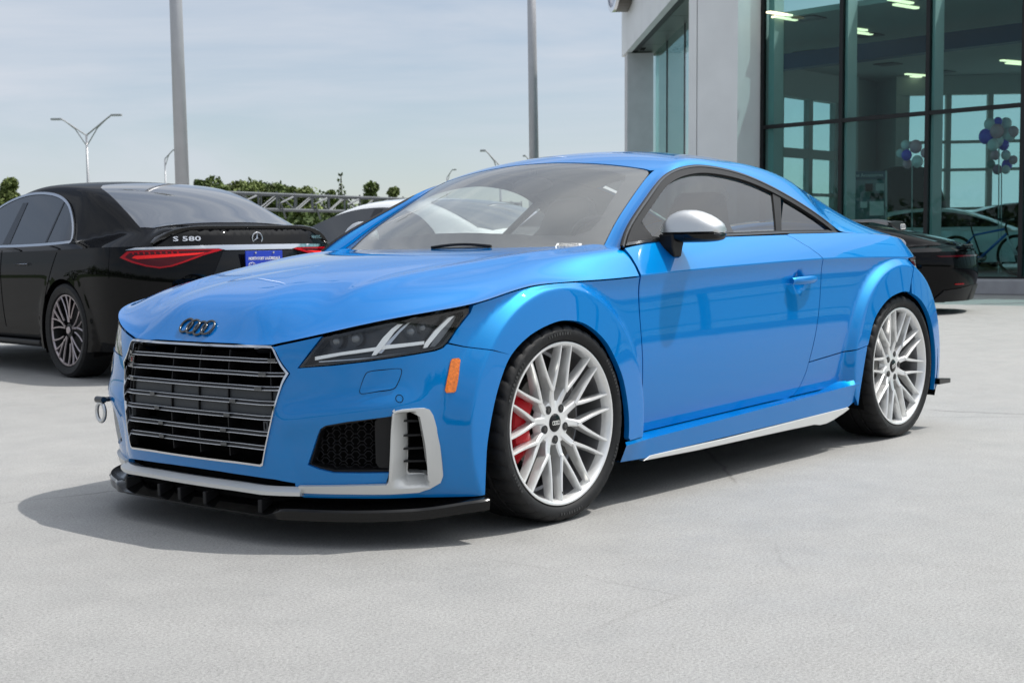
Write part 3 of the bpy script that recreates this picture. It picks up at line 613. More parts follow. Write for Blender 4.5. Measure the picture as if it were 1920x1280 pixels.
# headlights ------------------------------------------------------------
for sd in (1, -1):
    fl = lambda pp: [(a*sd, b) for a, b in pp]
    hl = node('headlight', car)
    panel('lens', S, fl(lens_poly), LENS, hl, h=.03, rim=0, off=-.001)
    inn = [(.672, .565), (.705, .597), (.757, .646)]+[(w, EZ(w, .020)) for w in np.linspace(.80, 1.22, 10)]+[(1.225, .709), (1.178, .660), (1.146, .628), (1.132, .620), (1.105, .613), (1.02, .602), (.901, .588), (.78, .576)]
    panel('lamp_bezel', So(-.004), fl([(a, b) for a, b in lens_poly]), GLOSSB, hl, holes=[fl(inn)], h=.015, rim=.03)
    panel('lamp_housing', So(-.045), fl(inn), LAMPD, hl, h=.03, rim=0)
    dr = node('x', hl) if False else hl
    low = [(.710, .583), (.803, .598), (.915, .611), (.965, .617), (1.086, .627), (1.088, .637), (.966, .629), (.919, .622), (.804, .608), (.710, .594)]
    panel('light_guide', So(-.016), fl(low), DRL, hl, h=.012, rim=.012)
    for zz_ in (.012, .024):
        panel('lamp_rib', So(-.026), fl([(.72, .581-zz_*.3), (.9, .600-zz_), (1.08, .618-zz_), (1.08, .621-zz_), (.9, .603-zz_), (.72, .584-zz_*.3)]), LAMPS, hl, h=.02, rim=.006) if zz_ < .02 else None
    panel('light_guide', So(-.012), fl([(.913, .597), (.932, .626), (.953, .651), (.983, .677), (1.004, .690), (1.020, .690), (.992, .668), (.967, .640), (.940, .610), (.927, .598)]), DRL, hl, h=.012, rim=.012)
    panel('lamp_fin', So(-.020), fl([(.930, .604), (.967, .640), (1.010, .676), (1.035, .692), (1.045, .694), (1.008, .665), (.975, .632), (.945, .604)]), LAMPS, hl, h=.012, rim=.012)
    panel('light_guide', So(-.012), fl([(1.082, .615), (1.089, .631), (1.124, .667), (1.174, .704), (1.195, .708), (1.144, .666), (1.105, .628), (1.096, .617)]), DRL, hl, h=.012, rim=.012)
    panel('side_reflector', So(-.020), fl([(1.106, .618), (1.128, .650), (1.173, .688), (1.205, .704), (1.180, .672), (1.138, .630), (1.123, .619)]), LAMPS if False else pm('reflector texture', (.16, .17, .18), .35, .6, bump=1., bscale=300), hl, h=.012, rim=.01)
    for c0, zz_, s_ in ((.79, .645, .020), (.86, .652, .022), (1.045, .668, .019), (1.085, .678, .016)):
        P0 = So(-.040)(np.array(c0*sd), np.array(zz_)); nn = nrm(S, np.array(c0*sd), np.array(zz_)); mb = MB(); mb.cyl(P0, P0+nn*.018, s_, 20, s_*1.1)
        pj_ = mb.build('projector', LAMPD, hl, auto=40); mb = MB(); mb.ball(P0+nn*.014, s_*.75, 14); mb.build('projector_lens', pm('lamp glass ball', (.12, .13, .14), .04, .2, 1), hl, smooth=True)
    panel('side_marker', S, fl([(1.173, .5785), (1.195, .579), (1.200, .572), (1.190, .535), (1.179, .500), (1.171, .478), (1.166, .474), (1.146, .474), (1.141, .481), (1.149, .511), (1.166, .570)]), ORANGE, car, h=.012, off=.004, rim=.006)
    # intake: honeycomb, pad, bracket
    iv = node('air_intake', car)
    vv = vent+[(.966, .235), (.777, .233), (.724, .243)]
    panel('intake_backing', So(-.095), fl([(.66, .22), (.70, .40), (1.10, .44), (1.12, .20)]), VOID, iv, h=.06, rim=0)
    panel('intake_lip', So(-.010), fl([(.678, .250), (.725, .376), (.750, .388), (.90, .409), (.97, .416), (.97, .228), (.775, .228), (.72, .238)]), PLAST, iv, holes=[fl([(.690, .258), (.730, .362), (.752, .375), (.90, .397), (.965, .403), (.965, .240), (.778, .240), (.725, .249)])], h=.014, rim=.04)
    mb = MB(); hexp = [(.690, .258), (.730, .362), (.752, .375), (.90, .397), (.94, .400), (.94, .240), (.778, .240), (.725, .249)]
    sx, sz = .044, .0215
    for r in range(9):
        for c in range(8):
            cx_, cz_ = .672+c*sx*1.0+(sx/2 if r % 2 else 0), .243+r*sz
            hx = [(cx_-sx*.33, cz_), (cx_-sx*.17, cz_+sz*.92), (cx_+sx*.17, cz_+sz*.92), (cx_+sx*.33, cz_), (cx_+sx*.17, cz_-sz*.92), (cx_-sx*.17, cz_-sz*.92)]
            hx = [(cx_-sx*.36, cz_), (cx_-sx*.14, cz_+sz*.5), (cx_+sx*.14, cz_+sz*.5), (cx_+sx*.36, cz_)]
            segs = [(hx[0], hx[1]), (hx[1], hx[2]), (hx[2], hx[3]), (hx[3], (cx_+sx*.64, cz_))]
            for a, b in [(hx[0], (cx_-sx*.14, cz_-sz*.5)), ((cx_+sx*.14, cz_-sz*.5), hx[3])]+segs:
                if inpoly(np.array([a, b]), hexp).all():
                    A = So(-.024)(np.array([a[0]*sd, b[0]*sd]), np.array([a[1], b[1]])); mb.tube(A, .0016, 4)
    mb.build('honeycomb', PLAST, iv, kind='stuff')
    panel('intake_pad', So(-.012), fl([(.918, .262), (.914, .390), (.924, .401), (.968, .406), (.968, .243), (.930, .245)]), PLAST, iv, h=.02, rim=.04)
    slot = [(1.022, .409), (1.044, .414), (1.054, .408), (1.060, .385), (1.074, .318), (1.085, .245), (1.087, .222), (1.080, .212), (1.036, .214), (1.030, .222)]
    bk = [(.968, .420)]+[(a, b) for a, b in brk[1:]]+[(.655, .167), (.64, .166), (.64, .190), (.834, .1965), (.955, .1985), (.962, .206)]
    def brfn(a, b):
        P = S(a, b); n_ = nrm(S, a, b); aa = np.abs(a)
        # concave face: falls inwards next to the slot, with a raised outer band
        dpt = .013-.052*np.clip((aa-.971)/.056, 0, 1)*np.clip((b-.186)/.026, 0, 1)*np.clip((.4255-b)/.006, 0, 1)*np.clip((1.088-.22*(b-.21)-aa)/.008, 0, 1)
        return P+n_*dpt[..., None]
    panel('intake_trim', brfn, fl(bk), SILVP, car, holes=[fl(slot)], h=.005, rim=.03, lines=[fl([(.970, .172), (.970, .43)]), fl([(.96, .186), (1.09, .186)]), fl([(.96, .213), (1.09, .213)]), fl([(.97, .4195), (1.05, .4195)]), fl([(.97, .4258), (1.05, .4258)]), fl([(1.03, .20), (1.03, .42)])])
    for zz_ in (.255, .298, .341, .384):
        A = So(-.045)(np.array([1.02, 1.09])*sd, np.array([zz_, zz_])); mb = MB(); mb.obox((A[0]+A[1])/2, [A[1]-A[0], np.cross(A[1]-A[0], [0, 0, 1]), [0, 0, 1]], (.045, .022, .003)); mb.build('intake_vane', PLAST, iv)
    panel('slot_wall', So(-.05), fl([(1.005, .205), (1.005, .42), (1.030, .42), (1.036, .205)]), PLAST, iv, h=.03, rim=0)
# lower blade under the grille
wb_ = np.linspace(-.655, .655, 61)
def blade(w): return np.where(np.abs(w) > .60, .164, .160+0*w)
secs = []
for w in wb_:
    zb_ = .158; P = S(w, .165); n_ = nrm(S, np.array(w), np.array(.165)); n_[2] = 0; secs.append([tuple(P+n_*.006+np.array([0, 0, .020])), tuple(P+n_*.030+np.array([0, 0, .006])), tuple(P+n_*.030+np.array([0, 0, -.006])), tuple(P-n_*.02+np.array([0, 0, -.010])), tuple(P-n_*.03+np.array([0, 0, .014]))])
mb = MB(); mb.loft(secs); mb.build('lip_trim', SILVP, car, auto=30)
panel('lower_slot_backing', So(-.05), [(-.66, .13), (.66, .13), (.66, .24), (-.66, .24)], VOID, car, h=.08, rim=0)
# splitter
spn = node('splitter', car); 
def spl(w0, w1, prof, n=40):
    secs = []
    for w in np.linspace(w0, w1, n):
        P = S(w, .15); n_ = nrm(S, np.array(w), np.array(.15)); n_[2] = 0; n_ /= np.linalg.norm(n_); f = sstep((abs(w)-.36)/.22)
        secs.append([tuple(P+n_*a(f, w)+np.array([0, 0, b(f, w)-.15])) for a, b in prof])
    return secs
dn = lambda w: .018*float(sstep((abs(w)-1.05)/.2))
outo = lambda f, w: .038+.010*f-.034*float(sstep((abs(w)-1.08)/.16))
prof = [(lambda f, w: -.03, lambda f, w: .128+.012*f+dn(w)), (lambda f, w: .010, lambda f, w: .112+.012*f+dn(w)), (outo, lambda f, w: .100+.022*f+dn(w)), (lambda f, w: outo(f, w)+.006, lambda f, w: .097+.018*f+dn(w)), (lambda f, w: outo(f, w)+.002, lambda f, w: .090-.004*f+dn(w)), (lambda f, w: -.03, lambda f, w: .088-.006*f+dn(w))]
mb = MB(); mb.loft(spl(-1.24, 1.24, prof, 110)); mb.build('splitter_plate', GLOSSB, spn, auto=35)
for w in (-.42, -.27, -.09, .12, .32):
    P = S(w, .15); n_ = nrm(S, np.array(w), np.array(.15)); n_[2] = 0; t_ = np.cross(n_, [0, 0, 1]); mb = MB(); mb.obox(P+n_*.005+np.array([0, 0, -.030]), [n_, t_, [0, 0, 1]], (.028, .008, .022)); mb.build('splitter_strut', PLAST, spn, bevel=.003)
# under side
mb = MB(); mb.box(-3.1, .50, -.60, .60, .13, .30); mb.box(-1.95, -.45, -.84, .84, .14, .24); mb.box(.42, .70, -.55, .55, .12, .55)
mb.prism([tuple(S(w, .14)[:2]*np.array([.97, .97])) for w in np.linspace(-1.24, 1.24, 30)]+[(.40, -.80), (.40, .80)][::-1] if False else [tuple(S(w, .14)[:2]*np.array([.97, .97])) for w in np.linspace(-1.24, 1.24, 30)], .125, .15)
mb.build('underbody', VOID, car)
for sd in (1, -1):
    fl = lambda pp: [(a*sd, b) for a, b in pp]
    def Si(d):
        return lambda a, b: (lambda P: P-np.stack([0*P[..., 0], np.sign(P[..., 1])*d, 0*P[..., 0]], -1))(S(a, b))
    sp = [(2.02, .16), (2.02, .40), (1.95, .60), (1.75, .70), (1.60, .71), (1.45, .69), (1.25, .64), (1.25, .70), (1.6, .77), (2.1, .79), (3.4, .82), (4.2, .80), (4.5, .75), (4.45, .60), (4.2, .70), (4.0, .70), (3.8, .60), (3.7, .40), (3.66, .20)]
    panel('inner_panel', Si(.045), fl(sp), VOID, car, h=.08, rim=0)
    for cx_ in (0, -WB):
        mb = MB(); mb.lathe([(.40, .90 if False else .895), (.372, .70), (.372, .50), (.10, .50)], 36, 'y', (cx_, 0, .33), rad(-25), rad(205)); o = mb.build('wheel_arch_liner', VOID, car)
        if sd == -1:
            o.scale = (1, -1, 1)
panel('radiator', So(-.16), [(-1.2, .16), (1.2, .16), (1.2, .62), (-1.2, .62)], VOID, car, h=.1, rim=0)
# door handle
for sd in (1, -1):
    mb = MB(); secs = []
    for t in np.linspace(0, 1, 15):
        w = 3.176+.196*t; P = S(w, .755); y = .877+.010+.016*math.sin(math.pi*min(max(t*1.1-.05, 0), 1))**.5; hz = .0165*(1-.22*abs(2*t-1)**3); zc_ = .7555+.003*t
        secs.append([(WN-w, y*sd, zc_-hz), (WN-w, (y+.008)*sd, zc_-hz*.6), (WN-w, (y+.009)*sd, zc_+hz*.5), (WN-w, (y+.001)*sd, zc_+hz), (WN-w, (y-.012)*sd, zc_+hz*.7), (WN-w, (y-.012)*sd, zc_-hz*.7)])
    mb.loft(secs).build('door_handle', BLUE, doors[0 if sd == 1 else 1], auto=50)
# mirrors
for sd in (1, -1):
    mr = node('door_mirror', car)
    def msec(t, part):
        y = .797+.208*t; xc = -.755-.060*t; e = (1-abs(2*t-1)**3.2)**.5; top = float(np.interp(t, [0, .06, .15, .3, .45, .6, .75, .88, .96, 1], [.018, .044, .066, .080, .083, .077, .064, .046, .032, .016])); bot = -.042*(.55+.45*e)
        ax = .070*(.35+.65*e); out = []; zc_ = .962
        if part == 'cap':
            for a in np.linspace(0, math.pi, 12): out.append((xc+ax*abs(math.cos(a))**.75*np.sign(math.cos(a)), y*sd, zc_+top*math.sin(a)**.8))
            for a in np.linspace(math.pi, 2*math.pi, 5)[1:-1]: out.append((xc+ax*math.cos(a)*.98, y*sd, zc_-.006))
        else:
            for a in np.linspace(0, -math.pi, 10): out.append((xc+ax*.95*abs(math.cos(a))**.8*np.sign(math.cos(a)), y*sd, zc_-.009+bot*.75*abs(math.sin(a))**.7))
            out += [(xc-ax*.5, y*sd, zc_-.004), (xc+ax*.5, y*sd, zc_-.004)]
        return out
    ts = [0, .02, .05, .1, .18, .27, .38, .5, .62, .73, .82, .9, .95, .98, 1]
    MB().loft([msec(t, 'cap') for t in ts]).build('mirror_cap', SILV, mr, auto=50)
    MB().loft([msec(t, 'low') for t in ts]).build('mirror_housing', GLOSSB, mr, auto=50)
    mb = MB(); mb.loft([[(-.70, .80*sd, .955), (-.70, .865*sd, .955), (-.79, .865*sd, .955), (-.79, .80*sd, .955)], [(-.705, .80*sd, .905), (-.705, .86*sd, .905), (-.775, .86*sd, .905), (-.775, .80*sd, .905)], [(-.73, .80*sd, .865), (-.73, .853*sd, .870), (-.775, .853*sd, .870), (-.775, .80*sd, .865)]]); mb.build('mirror_foot', PLAST, mr, bevel=.006)
# hood emblem: four linked rings
em = node('emblem', car)
for k in range(4):
    yc = -.0255+(k-1.5)*.0415-.003; mb = MB(); ww = []
    for t in np.linspace(0, 2*math.pi, 29)[:-1]:
        yy = yc+.0285*math.cos(t); s_ = .0285*math.sin(t); x0_ = .7815-abs(yc)*.08; x_ = x0_-s_*.62; P = np.array([x_, yy, float(HD(x_, yy))]); n_ = nrm(fnH, np.array(x_), np.array(yy)); ww.append(P+n_*(.004+.0015*(k % 2)))
    mb.tube(ww, .0042, 8, closed=True).build('emblem_ring', DCHROME, em, smooth=True)
# wipers, sticker
for (x0_, y0_, x1_, y1_) in ((-.337, -.02, -.360, .27),):
    mb = MB(); pts = [(x0_+(x1_-x0_)*t, y0_+(y1_-y0_)*t, float(T(x0_+(x1_-x0_)*t, y0_+(y1_-y0_)*t))+.004+.006*math.sin(3.1*t)) for t in np.linspace(0, 1, 8)]; mb.tube(pts, .006, 6)
    mb.build('wiper', PLAST, car)
stk = [(-.502, .565), (-.520, .480), (-.555, .490), (-.535, .575)]
P0 = fnT(np.array([s_[0] for s_ in stk]), np.array([s_[1] for s_ in stk]))
st = panel('window_sticker', fnT, [(-.440, .528), (-.471, .620), (-.448, .632), (-.414, .536)], PAPER, car, h=.05, rim=0, off=.002)
c0 = fnT(np.array(-.4435), np.array(.579)); nn = nrm(fnT, np.array(-.4435), np.array(.579)); ex = fnT(np.array(-.4485), np.array(.594))-c0; ey = fnT(np.array(-.455), np.array(.575))-c0
ey = np.cross(nn, ex)
text('86D2946A', .018, INK, 'sticker_text', st, frame(c0+nn*.0035+ey/np.linalg.norm(ey)*.006, ex, ey), .0003)
for k in range(18):
    w_ = -.040+.0046*k; c_ = c0+nn*.003+ex/np.linalg.norm(ex)*w_-ey/np.linalg.norm(ey)*.007; mb = MB(); mb.obox(c_, [ex, ey, nn], (.0010 if k % 3 else .0017, .0035, .0004)); mb.build('sticker_bar', INK, st)
# tow hook
mb = MB(); hk = node('tow_hook', car); P = S(-.80, .395); mb.cyl(P, P+np.array([.022, -.008, 0]), .009, 12); mb.build('hook_shaft', DCHROME, hk)
pc = P+np.array([.030, -.012, -.0]); mb = MB(); mb.cyl(pc+np.array([-.0, -.022, 0]), pc+np.array([.0, .022, 0]), .012, 14); mb.build('hook_knuckle', DCHROME, hk, auto=40)
mb = MB(); mb.tube([pc+np.array([0, .026*math.sin(t)*1.0, -.045-.034*math.cos(t)]) for t in np.linspace(0, 2*math.pi, 25)[:-1]], .007, 8, closed=True); mb.build('hook_ring', SILV, hk, smooth=True)
# rear wing
wg = node('rear_wing', car); WGB = pm('wing black', (.008, .008, .009), .38, spec=.25)
secs = []
for y in np.linspace(-.60, .60, 25):
    d = .022*float(sstep((abs(y)-.50)/.10)); c_ = [(-2.97, 1.009), (-3.0, 1.018), (-3.06, 1.022), (-3.12, 1.020), (-3.125, 1.013), (-3.02, 1.006)]; secs.append([(x, y, z-d) for x, z in c_])
MB().loft(secs).build('wing_blade', WGB, wg, auto=40)
for sd in (1, -1):
    mb = MB(); mb.prism([(-2.97, 1.004), (-3.05, 1.010), (-3.13, 1.008), (-3.165, .985), (-3.165, .962), (-3.10, .960), (-3.05, .975)], .592*sd, .606*sd, 1); mb.build('wing_endplate', WGB, wg, bevel=.004)
    mb = MB(); mb.prism([(-2.99, 1.01), (-3.05, 1.01), (-3.06, .925), (-3.0, .925)], .385*sd, .40*sd, 1); mb.build('wing_strut', WGB, wg)
    mb = MB()
    for k in range(4):
        c_ = (-3.105-k*.0130, .6075*sd, .981-.0*k); mb.tube([(c_[0]+.0085*math.cos(t), c_[1], c_[2]+.0125*math.sin(t)) for t in np.linspace(0, 6.283, 15)[:-1]], .0016, 5, closed=True)
    mb.build('wing_rings', PAPER, wg)
    mb = MB(); mb.prism([(-2.86, .245), (-2.985, .236), (-2.985, .214), (-2.86, .215)], .80*sd, .925*sd, 1); mb.build('rear_canard', GLOSSB, car, bevel=.003)
# cabin --------------------------------------------------------------
cb = node('cabin', car)
def cbox(name, m, *b, bev=.03): mb = MB(); mb.box(*b); return mb.build(name, m, cb, bevel=bev)
cbox('floor_pan', CABIN, -2.0, -.55, -.70, .70, .26, .34)
secs = []
for y in np.linspace(-.70, .70, 15):
    e = 1-abs(y/.72)**6*.3; secs.append([(-.38, y, .72), (-.37, y, .86*e+.02), (-.50, y, .915*e), (-.72, y, .935*e+(.02 if .15 < y < .6 else 0)), (-.86, y, .90*e), (-.90, y, .74), (-.80, y, .6)])
MB().loft(secs).build('dashboard', CABIN, cb, auto=60)
for sd in (1, -1):
    st_ = node('seat', cb) if False else cb; yc = .36*sd
    def sec(z, x, hw, dx): return [(x+dx, yc-hw, z), (x+dx*1.2, yc-hw*.6, z), (x+dx*1.2, yc+hw*.6, z), (x+dx, yc+hw, z), (x-dx, yc+hw*.9, z), (x-dx*1.2, yc, z), (x-dx, yc-hw*.9, z)]
    MB().loft([sec(.46, -1.42, .25, .07), sec(.60, -1.46, .27, .075), sec(.80, -1.54, .255, .06), sec(.93, -1.60, .215, .05), sec(1.00, -1.625, .15, .045), sec(1.06, -1.64, .13, .045), sec(1.12, -1.655, .11, .04), sec(1.14, -1.66, .08, .03)]).build('seat', SEATM, cb, auto=70)
    mb = MB(); mb.box(-1.40, -.95, yc-.25, yc+.25, .36, .52); mb.build('seat_cushion', SEATM, cb, bevel=.05)
    panel('door_card', lambda a, b: S(a, b)-np.stack([0*a, .06+0*a, 0*a], -1), [(2.14, .30), (3.7, .30), (3.75, .93), (2.2, .90)], CABIN, cb, h=.1, rim=0) if sd == 1 else panel('door_card', lambda a, b: (S(a, b)-np.stack([0*a, .06+0*a, 0*a], -1))*[1, -1, 1], [(2.14, .30), (3.7, .30), (3.75, .93), (2.2, .90)], CABIN, cb, h=.1, rim=0)
mb = MB(); t_ = np.linspace(0, 6.283, 33)[:-1]; mb.tube([(-.95+.07*math.sin(t), .37+.18*math.cos(t), .86+.165*math.sin(t)) for t in t_], .014, 8, closed=True); mb.tube([(-.95, .20, .86), (-.92, .37, .85), (-.95, .54, .86)], .018, 6); mb.tube([(-.92, .37, .85), (-.80, .37, .82)], .03, 8); mb.build('steering_wheel', PLAST, cb, smooth=True)
panel('headliner', lambda a, b: np.stack([a, b, T(a, b)], -1), [(-.972, -.56), (-.972, .56), (-1.3, .545), (-2.03, .52), (-2.03, -.52), (-1.3, -.545)], CABINL, cb, h=.1, rim=0, off=-.022)
mb = MB(); mb.box(-2.1, -1.95, -.72, .72, .34, .80); mb.box(-2.9, -2.1, -.70, .70, .72, .80); mb.build('rear_shelf', CABIN, cb)
for sd in (1, -1): gridp('pillar_trim', lambda t, s: strip(t, s)*[1, sd, 1], np.linspace(0, 12, 60), np.linspace(0, 1, 7), CABINL if False else CABIN, cb, off=-.016, ref=CREF)
mb = MB(); mb.ball((-.93, 0, 1.17), .1, 14, .25, 1.1, .38); mb.tube([(-.95, 0, 1.24), (-.93, 0, 1.19)], .012, 6); mb.build('rear_view_mirror', PLAST, cb, smooth=True)
# wheels ---------------------------------------------------------------
def blue_wheel():
    w = node('wheel', car)
    mb = MB(); n = 180; prof = [(.268, .100), (.275, .112), (.284, .121), (.298, .126), (.311, .1245), (.320, .119), (.3255, .110), (.329, .098), (.3305, .082), (.3305, .052), (.322, .050), (.322, .044), (.3305, .042), (.3305, .005), (.322, .003), (.322, -.003), (.3305, -.005), (.3305, -.08), (.329, -.098), (.31, -.125), (.27, -.11)]
    V = []; F = []; k = len(prof)
    for i in range(n):
        for q, (r, h) in enumerate(prof):
            if 5 <= q <= 9 and i % 5 == 0: r -= .006
            t = 2*math.pi*(i+(.35*(q-5) if 5 <= q <= 9 else 0))/n; V.append((r*math.cos(t), h, r*math.sin(t)))
        j = (i+1) % n
        for q in range(k-1): F.append((i*k+q, i*k+q+1, j*k+q+1, j*k+q))
    mb.add(V, F); mb.build('tyre', RUB, w, auto=35)
    mb = MB(); SW = pm('sidewall lettering', (.035, .035, .035), .5)
    for base in (20, 75, 140, 200, 255, 320):
        for k in range(int(RNG.integers(6, 12))):
            a = rad(base+k*2.6); rr_ = .3005; c_ = (rr_*math.cos(a), .1268, rr_*math.sin(a)); mb.obox(c_, [(math.cos(a), 0, math.sin(a)), (-math.sin(a), 0, math.cos(a)), (0, 1, 0)], (.0045, float(RNG.uniform(.0012, .0042)), .0008))
    mb.build('sidewall_lettering', SW, w, kind='stuff')
    mb = MB(); mb.lathe([(.262, .10), (.270, .106), (.2735, .1125), (.2725, .1165), (.268, .1175), (.263, .114), (.2585, .106), (.2555, .094), (.252, .080)], 96); mb.build('rim', RIMM, w, auto=50)
    mb = MB(); mb.lathe([(.252, .082), (.247, .055), (.243, .0), (.243, -.10), (.268, -.118)], 72); mb.lathe([(.243, -.02), (.233, -.024), (.233, -.036), (.243, -.04)], 72); mb.build('rim_barrel', RIMD, w, auto=50)
    def arm(mb, p0, p1, w0, w1, y0, y1, d0, d1, n=7, curve=0., ease=None):
        p0 = np.array(p0); p1 = np.array(p1); dr = p1-p0; dr /= np.linalg.norm(dr); sd = np.array([-dr[1], dr[0]]); secs = []
        for t in np.linspace(0, 1, n):
            p = p0+(p1-p0)*t+sd*curve*math.sin(math.pi*t); ww = w0+(w1-w0)*t; y = y0+(y1-y0)*t+ (ease or (lambda t: 0))(t); d = d0+(d1-d0)*t
            q = lambda s, h: (p[0]+sd[0]*s, y-h, p[1]+sd[1]*s)
            secs.append([q(-ww*.30, 0), q(ww*.30, 0), q(ww*.5, .004), q(ww*.56, d), q(-ww*.56, d), q(-ww*.5, .004)])
        mb.loft(secs)
    pol = lambda r, a: (-r*math.cos(rad(a)), r*math.sin(rad(a)))
    for k in range(10):
        a = 65-36*k; mb = MB()
        da = 7.2*(1 if k % 2 == 0 else -1)      # stems lean together in pairs at the hub
        arm(mb, pol(.040, a+da*.9), pol(.128, a), .032, .020, .078, .094, .030, .040, ease=lambda t: -.004*math.sin(math.pi*t))
        for s in (1, -1): arm(mb, pol(.112, a), pol(.2615, a+12.2*s), .0140, .0086, .0935, .1105, .042, .030, curve=-.003*s)
        mb.build('spoke', RIMM, w, auto=28)
    mb = MB(); mb.lathe([(.030, .074), (.031, .079), (.050, .079), (.074, .075), (.084, .050)], 48)
    mb.build('hub', RIMM, w, auto=40)
    for k in range(5):
        a = rad(-90+72*k); c_ = (-.056*math.cos(a), 0, .056*math.sin(a)); mb = MB(); mb.cyl((c_[0], .060, c_[2]), (c_[0], .0800, c_[2]), .0145, 20); mb.build('bolt_well', LAMPD, w, auto=40)
        mb = MB(); mb.cyl((c_[0], .070, c_[2]), (c_[0], .0815, c_[2]), .0078, 6); mb.build('wheel_bolt', IRON, w)
    mb = MB(); mb.lathe([(.0001, .0835), (.024, .083), (.0285, .081), (.030, .078), (.030, .07)], 32); mb.build('centre_cap', GLOSSB, w, auto=40)
    mb = MB()
    for q in range(4):
        mb.tube([((q-1.5)*.0088+.0062*math.cos(t), .0845, .0062*math.sin(t)) for t in np.linspace(0, 6.283, 17)[:-1]], .0009, 5, closed=True)
    mb.build('cap_rings', PAPER, w)
    mb = MB(); mb.lathe([(.07, .035), (.168, .035), (.168, .030), (.168, .01), (.07, .01)], 64); mb.lathe([(.001, .05), (.075, .05), (.078, .03)], 40); mb.build('brake_disc', IRON, w, auto=40)
    mb = MB(); mb.tube([(0, .093, -.22), (0, .108, -.235)], .004, 6); mb.build('valve', PLAST, w)
    return w
def caliper(par, x, y, z, sd, col, size=1.):
    secs = []
    for t in np.linspace(-38*size, 38*size, 13):
        e = 1-(abs(t)/(40*size))**6*.35; a = rad(180+t); ro, ri = .196, .112
        secs.append([(x+r*math.cos(a+math.pi), y+h*sd, z+r*math.sin(a)) for r, h in ((ri, .060), ((ri+ro)/2-.01, .066*e), (ro-.012, .060*e), (ro, .045), (ro, -.01), (ri, -.01))])
    MB().loft(secs).build('brake_caliper', col, par, auto=40)
W0 = blue_wheel(); W0.location = (0, .785, .3305)
CALY = .785
for (x, sd) in ((-WB, 1), (0, -1), (-WB, -1)):
    c = copytree(W0, car); c.location = (x, (.785 if x == 0 else .776)*sd, .3305)
    c.rotation_euler = (0, rad(20 if x else 0), 0 if sd == 1 else math.pi)
for x, sd in ((0, 1), (0, -1)): caliper(car, x, .785*sd, .33, sd, RED)
for x, sd in ((-WB, 1), (-WB, -1)): caliper(car, x, .776*sd, .33, sd, IRON, .6)
# ---------------------------------------------------------------- generic car bodies for the cars behind
class Body:
    def __init__(s, c): s.c = c; s.low = nspl(*zip(*c['low'])); s.E = nspl(*zip(*c['E'])); s.D = nspl(*zip(*c['deck'])); s.P = nspl(*zip(*c['P'])); s.tx = nspl(*zip(*c['tail'])); s.nx = nspl(*zip(*c['nose']))
    def y0(s, x, z):
        E = s.E(x); lo = s.low(z*.9/E); return lo
    def S(s, w, z):
        # w = -x on the flank, wraps at both ends
        c = s.c; w, z = np.broadcast_arrays(np.asarray(w, float), np.asarray(z, float)); x = -w; xf, xr = c['xf'], c['xr']; K = c['hw']
        z = z+0.; y = s.y0(x, z); n = 2.6
        pf = np.clip((x-xf)/K, 0, np.pi/2); pr = np.clip((xr-x)/K, 0, np.pi/2); b = y
        af = s.nx(z)-xf; ar = xr-s.tx(z)
        rf = 1/((np.sin(pf)/af)**n+(np.cos(pf)/b)**n)**(1/n); rr = 1/((np.sin(pr)/ar)**n+(np.cos(pr)/b)**n)**(1/n)
        X = np.where(x > xf, xf+rf*np.sin(pf), np.where(x < xr, xr-rr*np.sin(pr), x)); Y = np.where(x > xf, rf*np.cos(pf), np.where(x < xr, rr*np.cos(pr), y))
        for cx in (0, c['wb']):
            d = np.hypot(X-cx, z-.35); fl = c['arch']-.12*(d-.37)-np.maximum(d-.44, 0)*.9; Y = np.where((z < s.E(x)) & (np.maximum(pf, pr) < 1.1), smax(Y, fl, .012), Y)
        return np.stack([X, Y, z], -1)
    def wend(s): return -(s.c['xr']-s.c['hw']*np.pi/2)
    def wbeg(s): return -(s.c['xf']+s.c['hw']*np.pi/2)
    def U(s, x, y):
        c = s.c; n = 2.6; xx = np.maximum(x-c['xf'], 0); xr_ = np.maximum(c['xr']-x, 0); ay = np.abs(y)
        pf = np.arctan2(xx, np.maximum(ay, 1e-6)); pr = np.arctan2(xr_, np.maximum(ay, 1e-6))
        xe = np.where(xx > 0, c['xf']+c['hw']*pf, np.where(xr_ > 0, c['xr']-c['hw']*pr, x)); E = s.E(xe); b = s.low(.9+0*x)
        af = s.nx(E)-c['xf']; ar = c['xr']-s.tx(E)
        rho = np.where(xx > 0, ((xx/af)**n+(ay/b)**n)**(1/n), np.where(xr_ > 0, ((xr_/ar)**n+(ay/b)**n)**(1/n), ay/b))
        R = np.where(xx > 0, np.hypot(xx, ay), np.where(xr_ > 0, np.hypot(xr_, ay), ay)); d = R*(1/np.maximum(rho, 1e-3)-1)
        sl = c['sl'][0]+(c['sl'][1]-c['sl'][0])*sstep((pr-.5)/.5)
        top = s.D(x)-.03*y*y-E; k = c.get('k', .04); g = smin(top, d*sl, k); g0 = smin(top, 0*d, k); z = E+g-g0*np.exp(-np.maximum(d, 0)/.03)
        Pz = s.P(x+.15*sstep((x-.9)/.4)*y*y-.12*sstep((.4-x)/.5)*y*y)-c['crown']*y*y
        side = c['zb']+(c['yb']-c.get('taper', .05)*sstep((.3-x)/1.2)-ay)*c['tum']
        gh = smin(Pz, side, .07)
        return smax(z, gh, .015)
    def side(s, x, z): return np.stack([x, c_ if False else (s.c['yb']-s.c.get('taper', .05)*sstep((.3-x)/1.2)-(z-s.c['zb'])/s.c['tum']), z], -1)
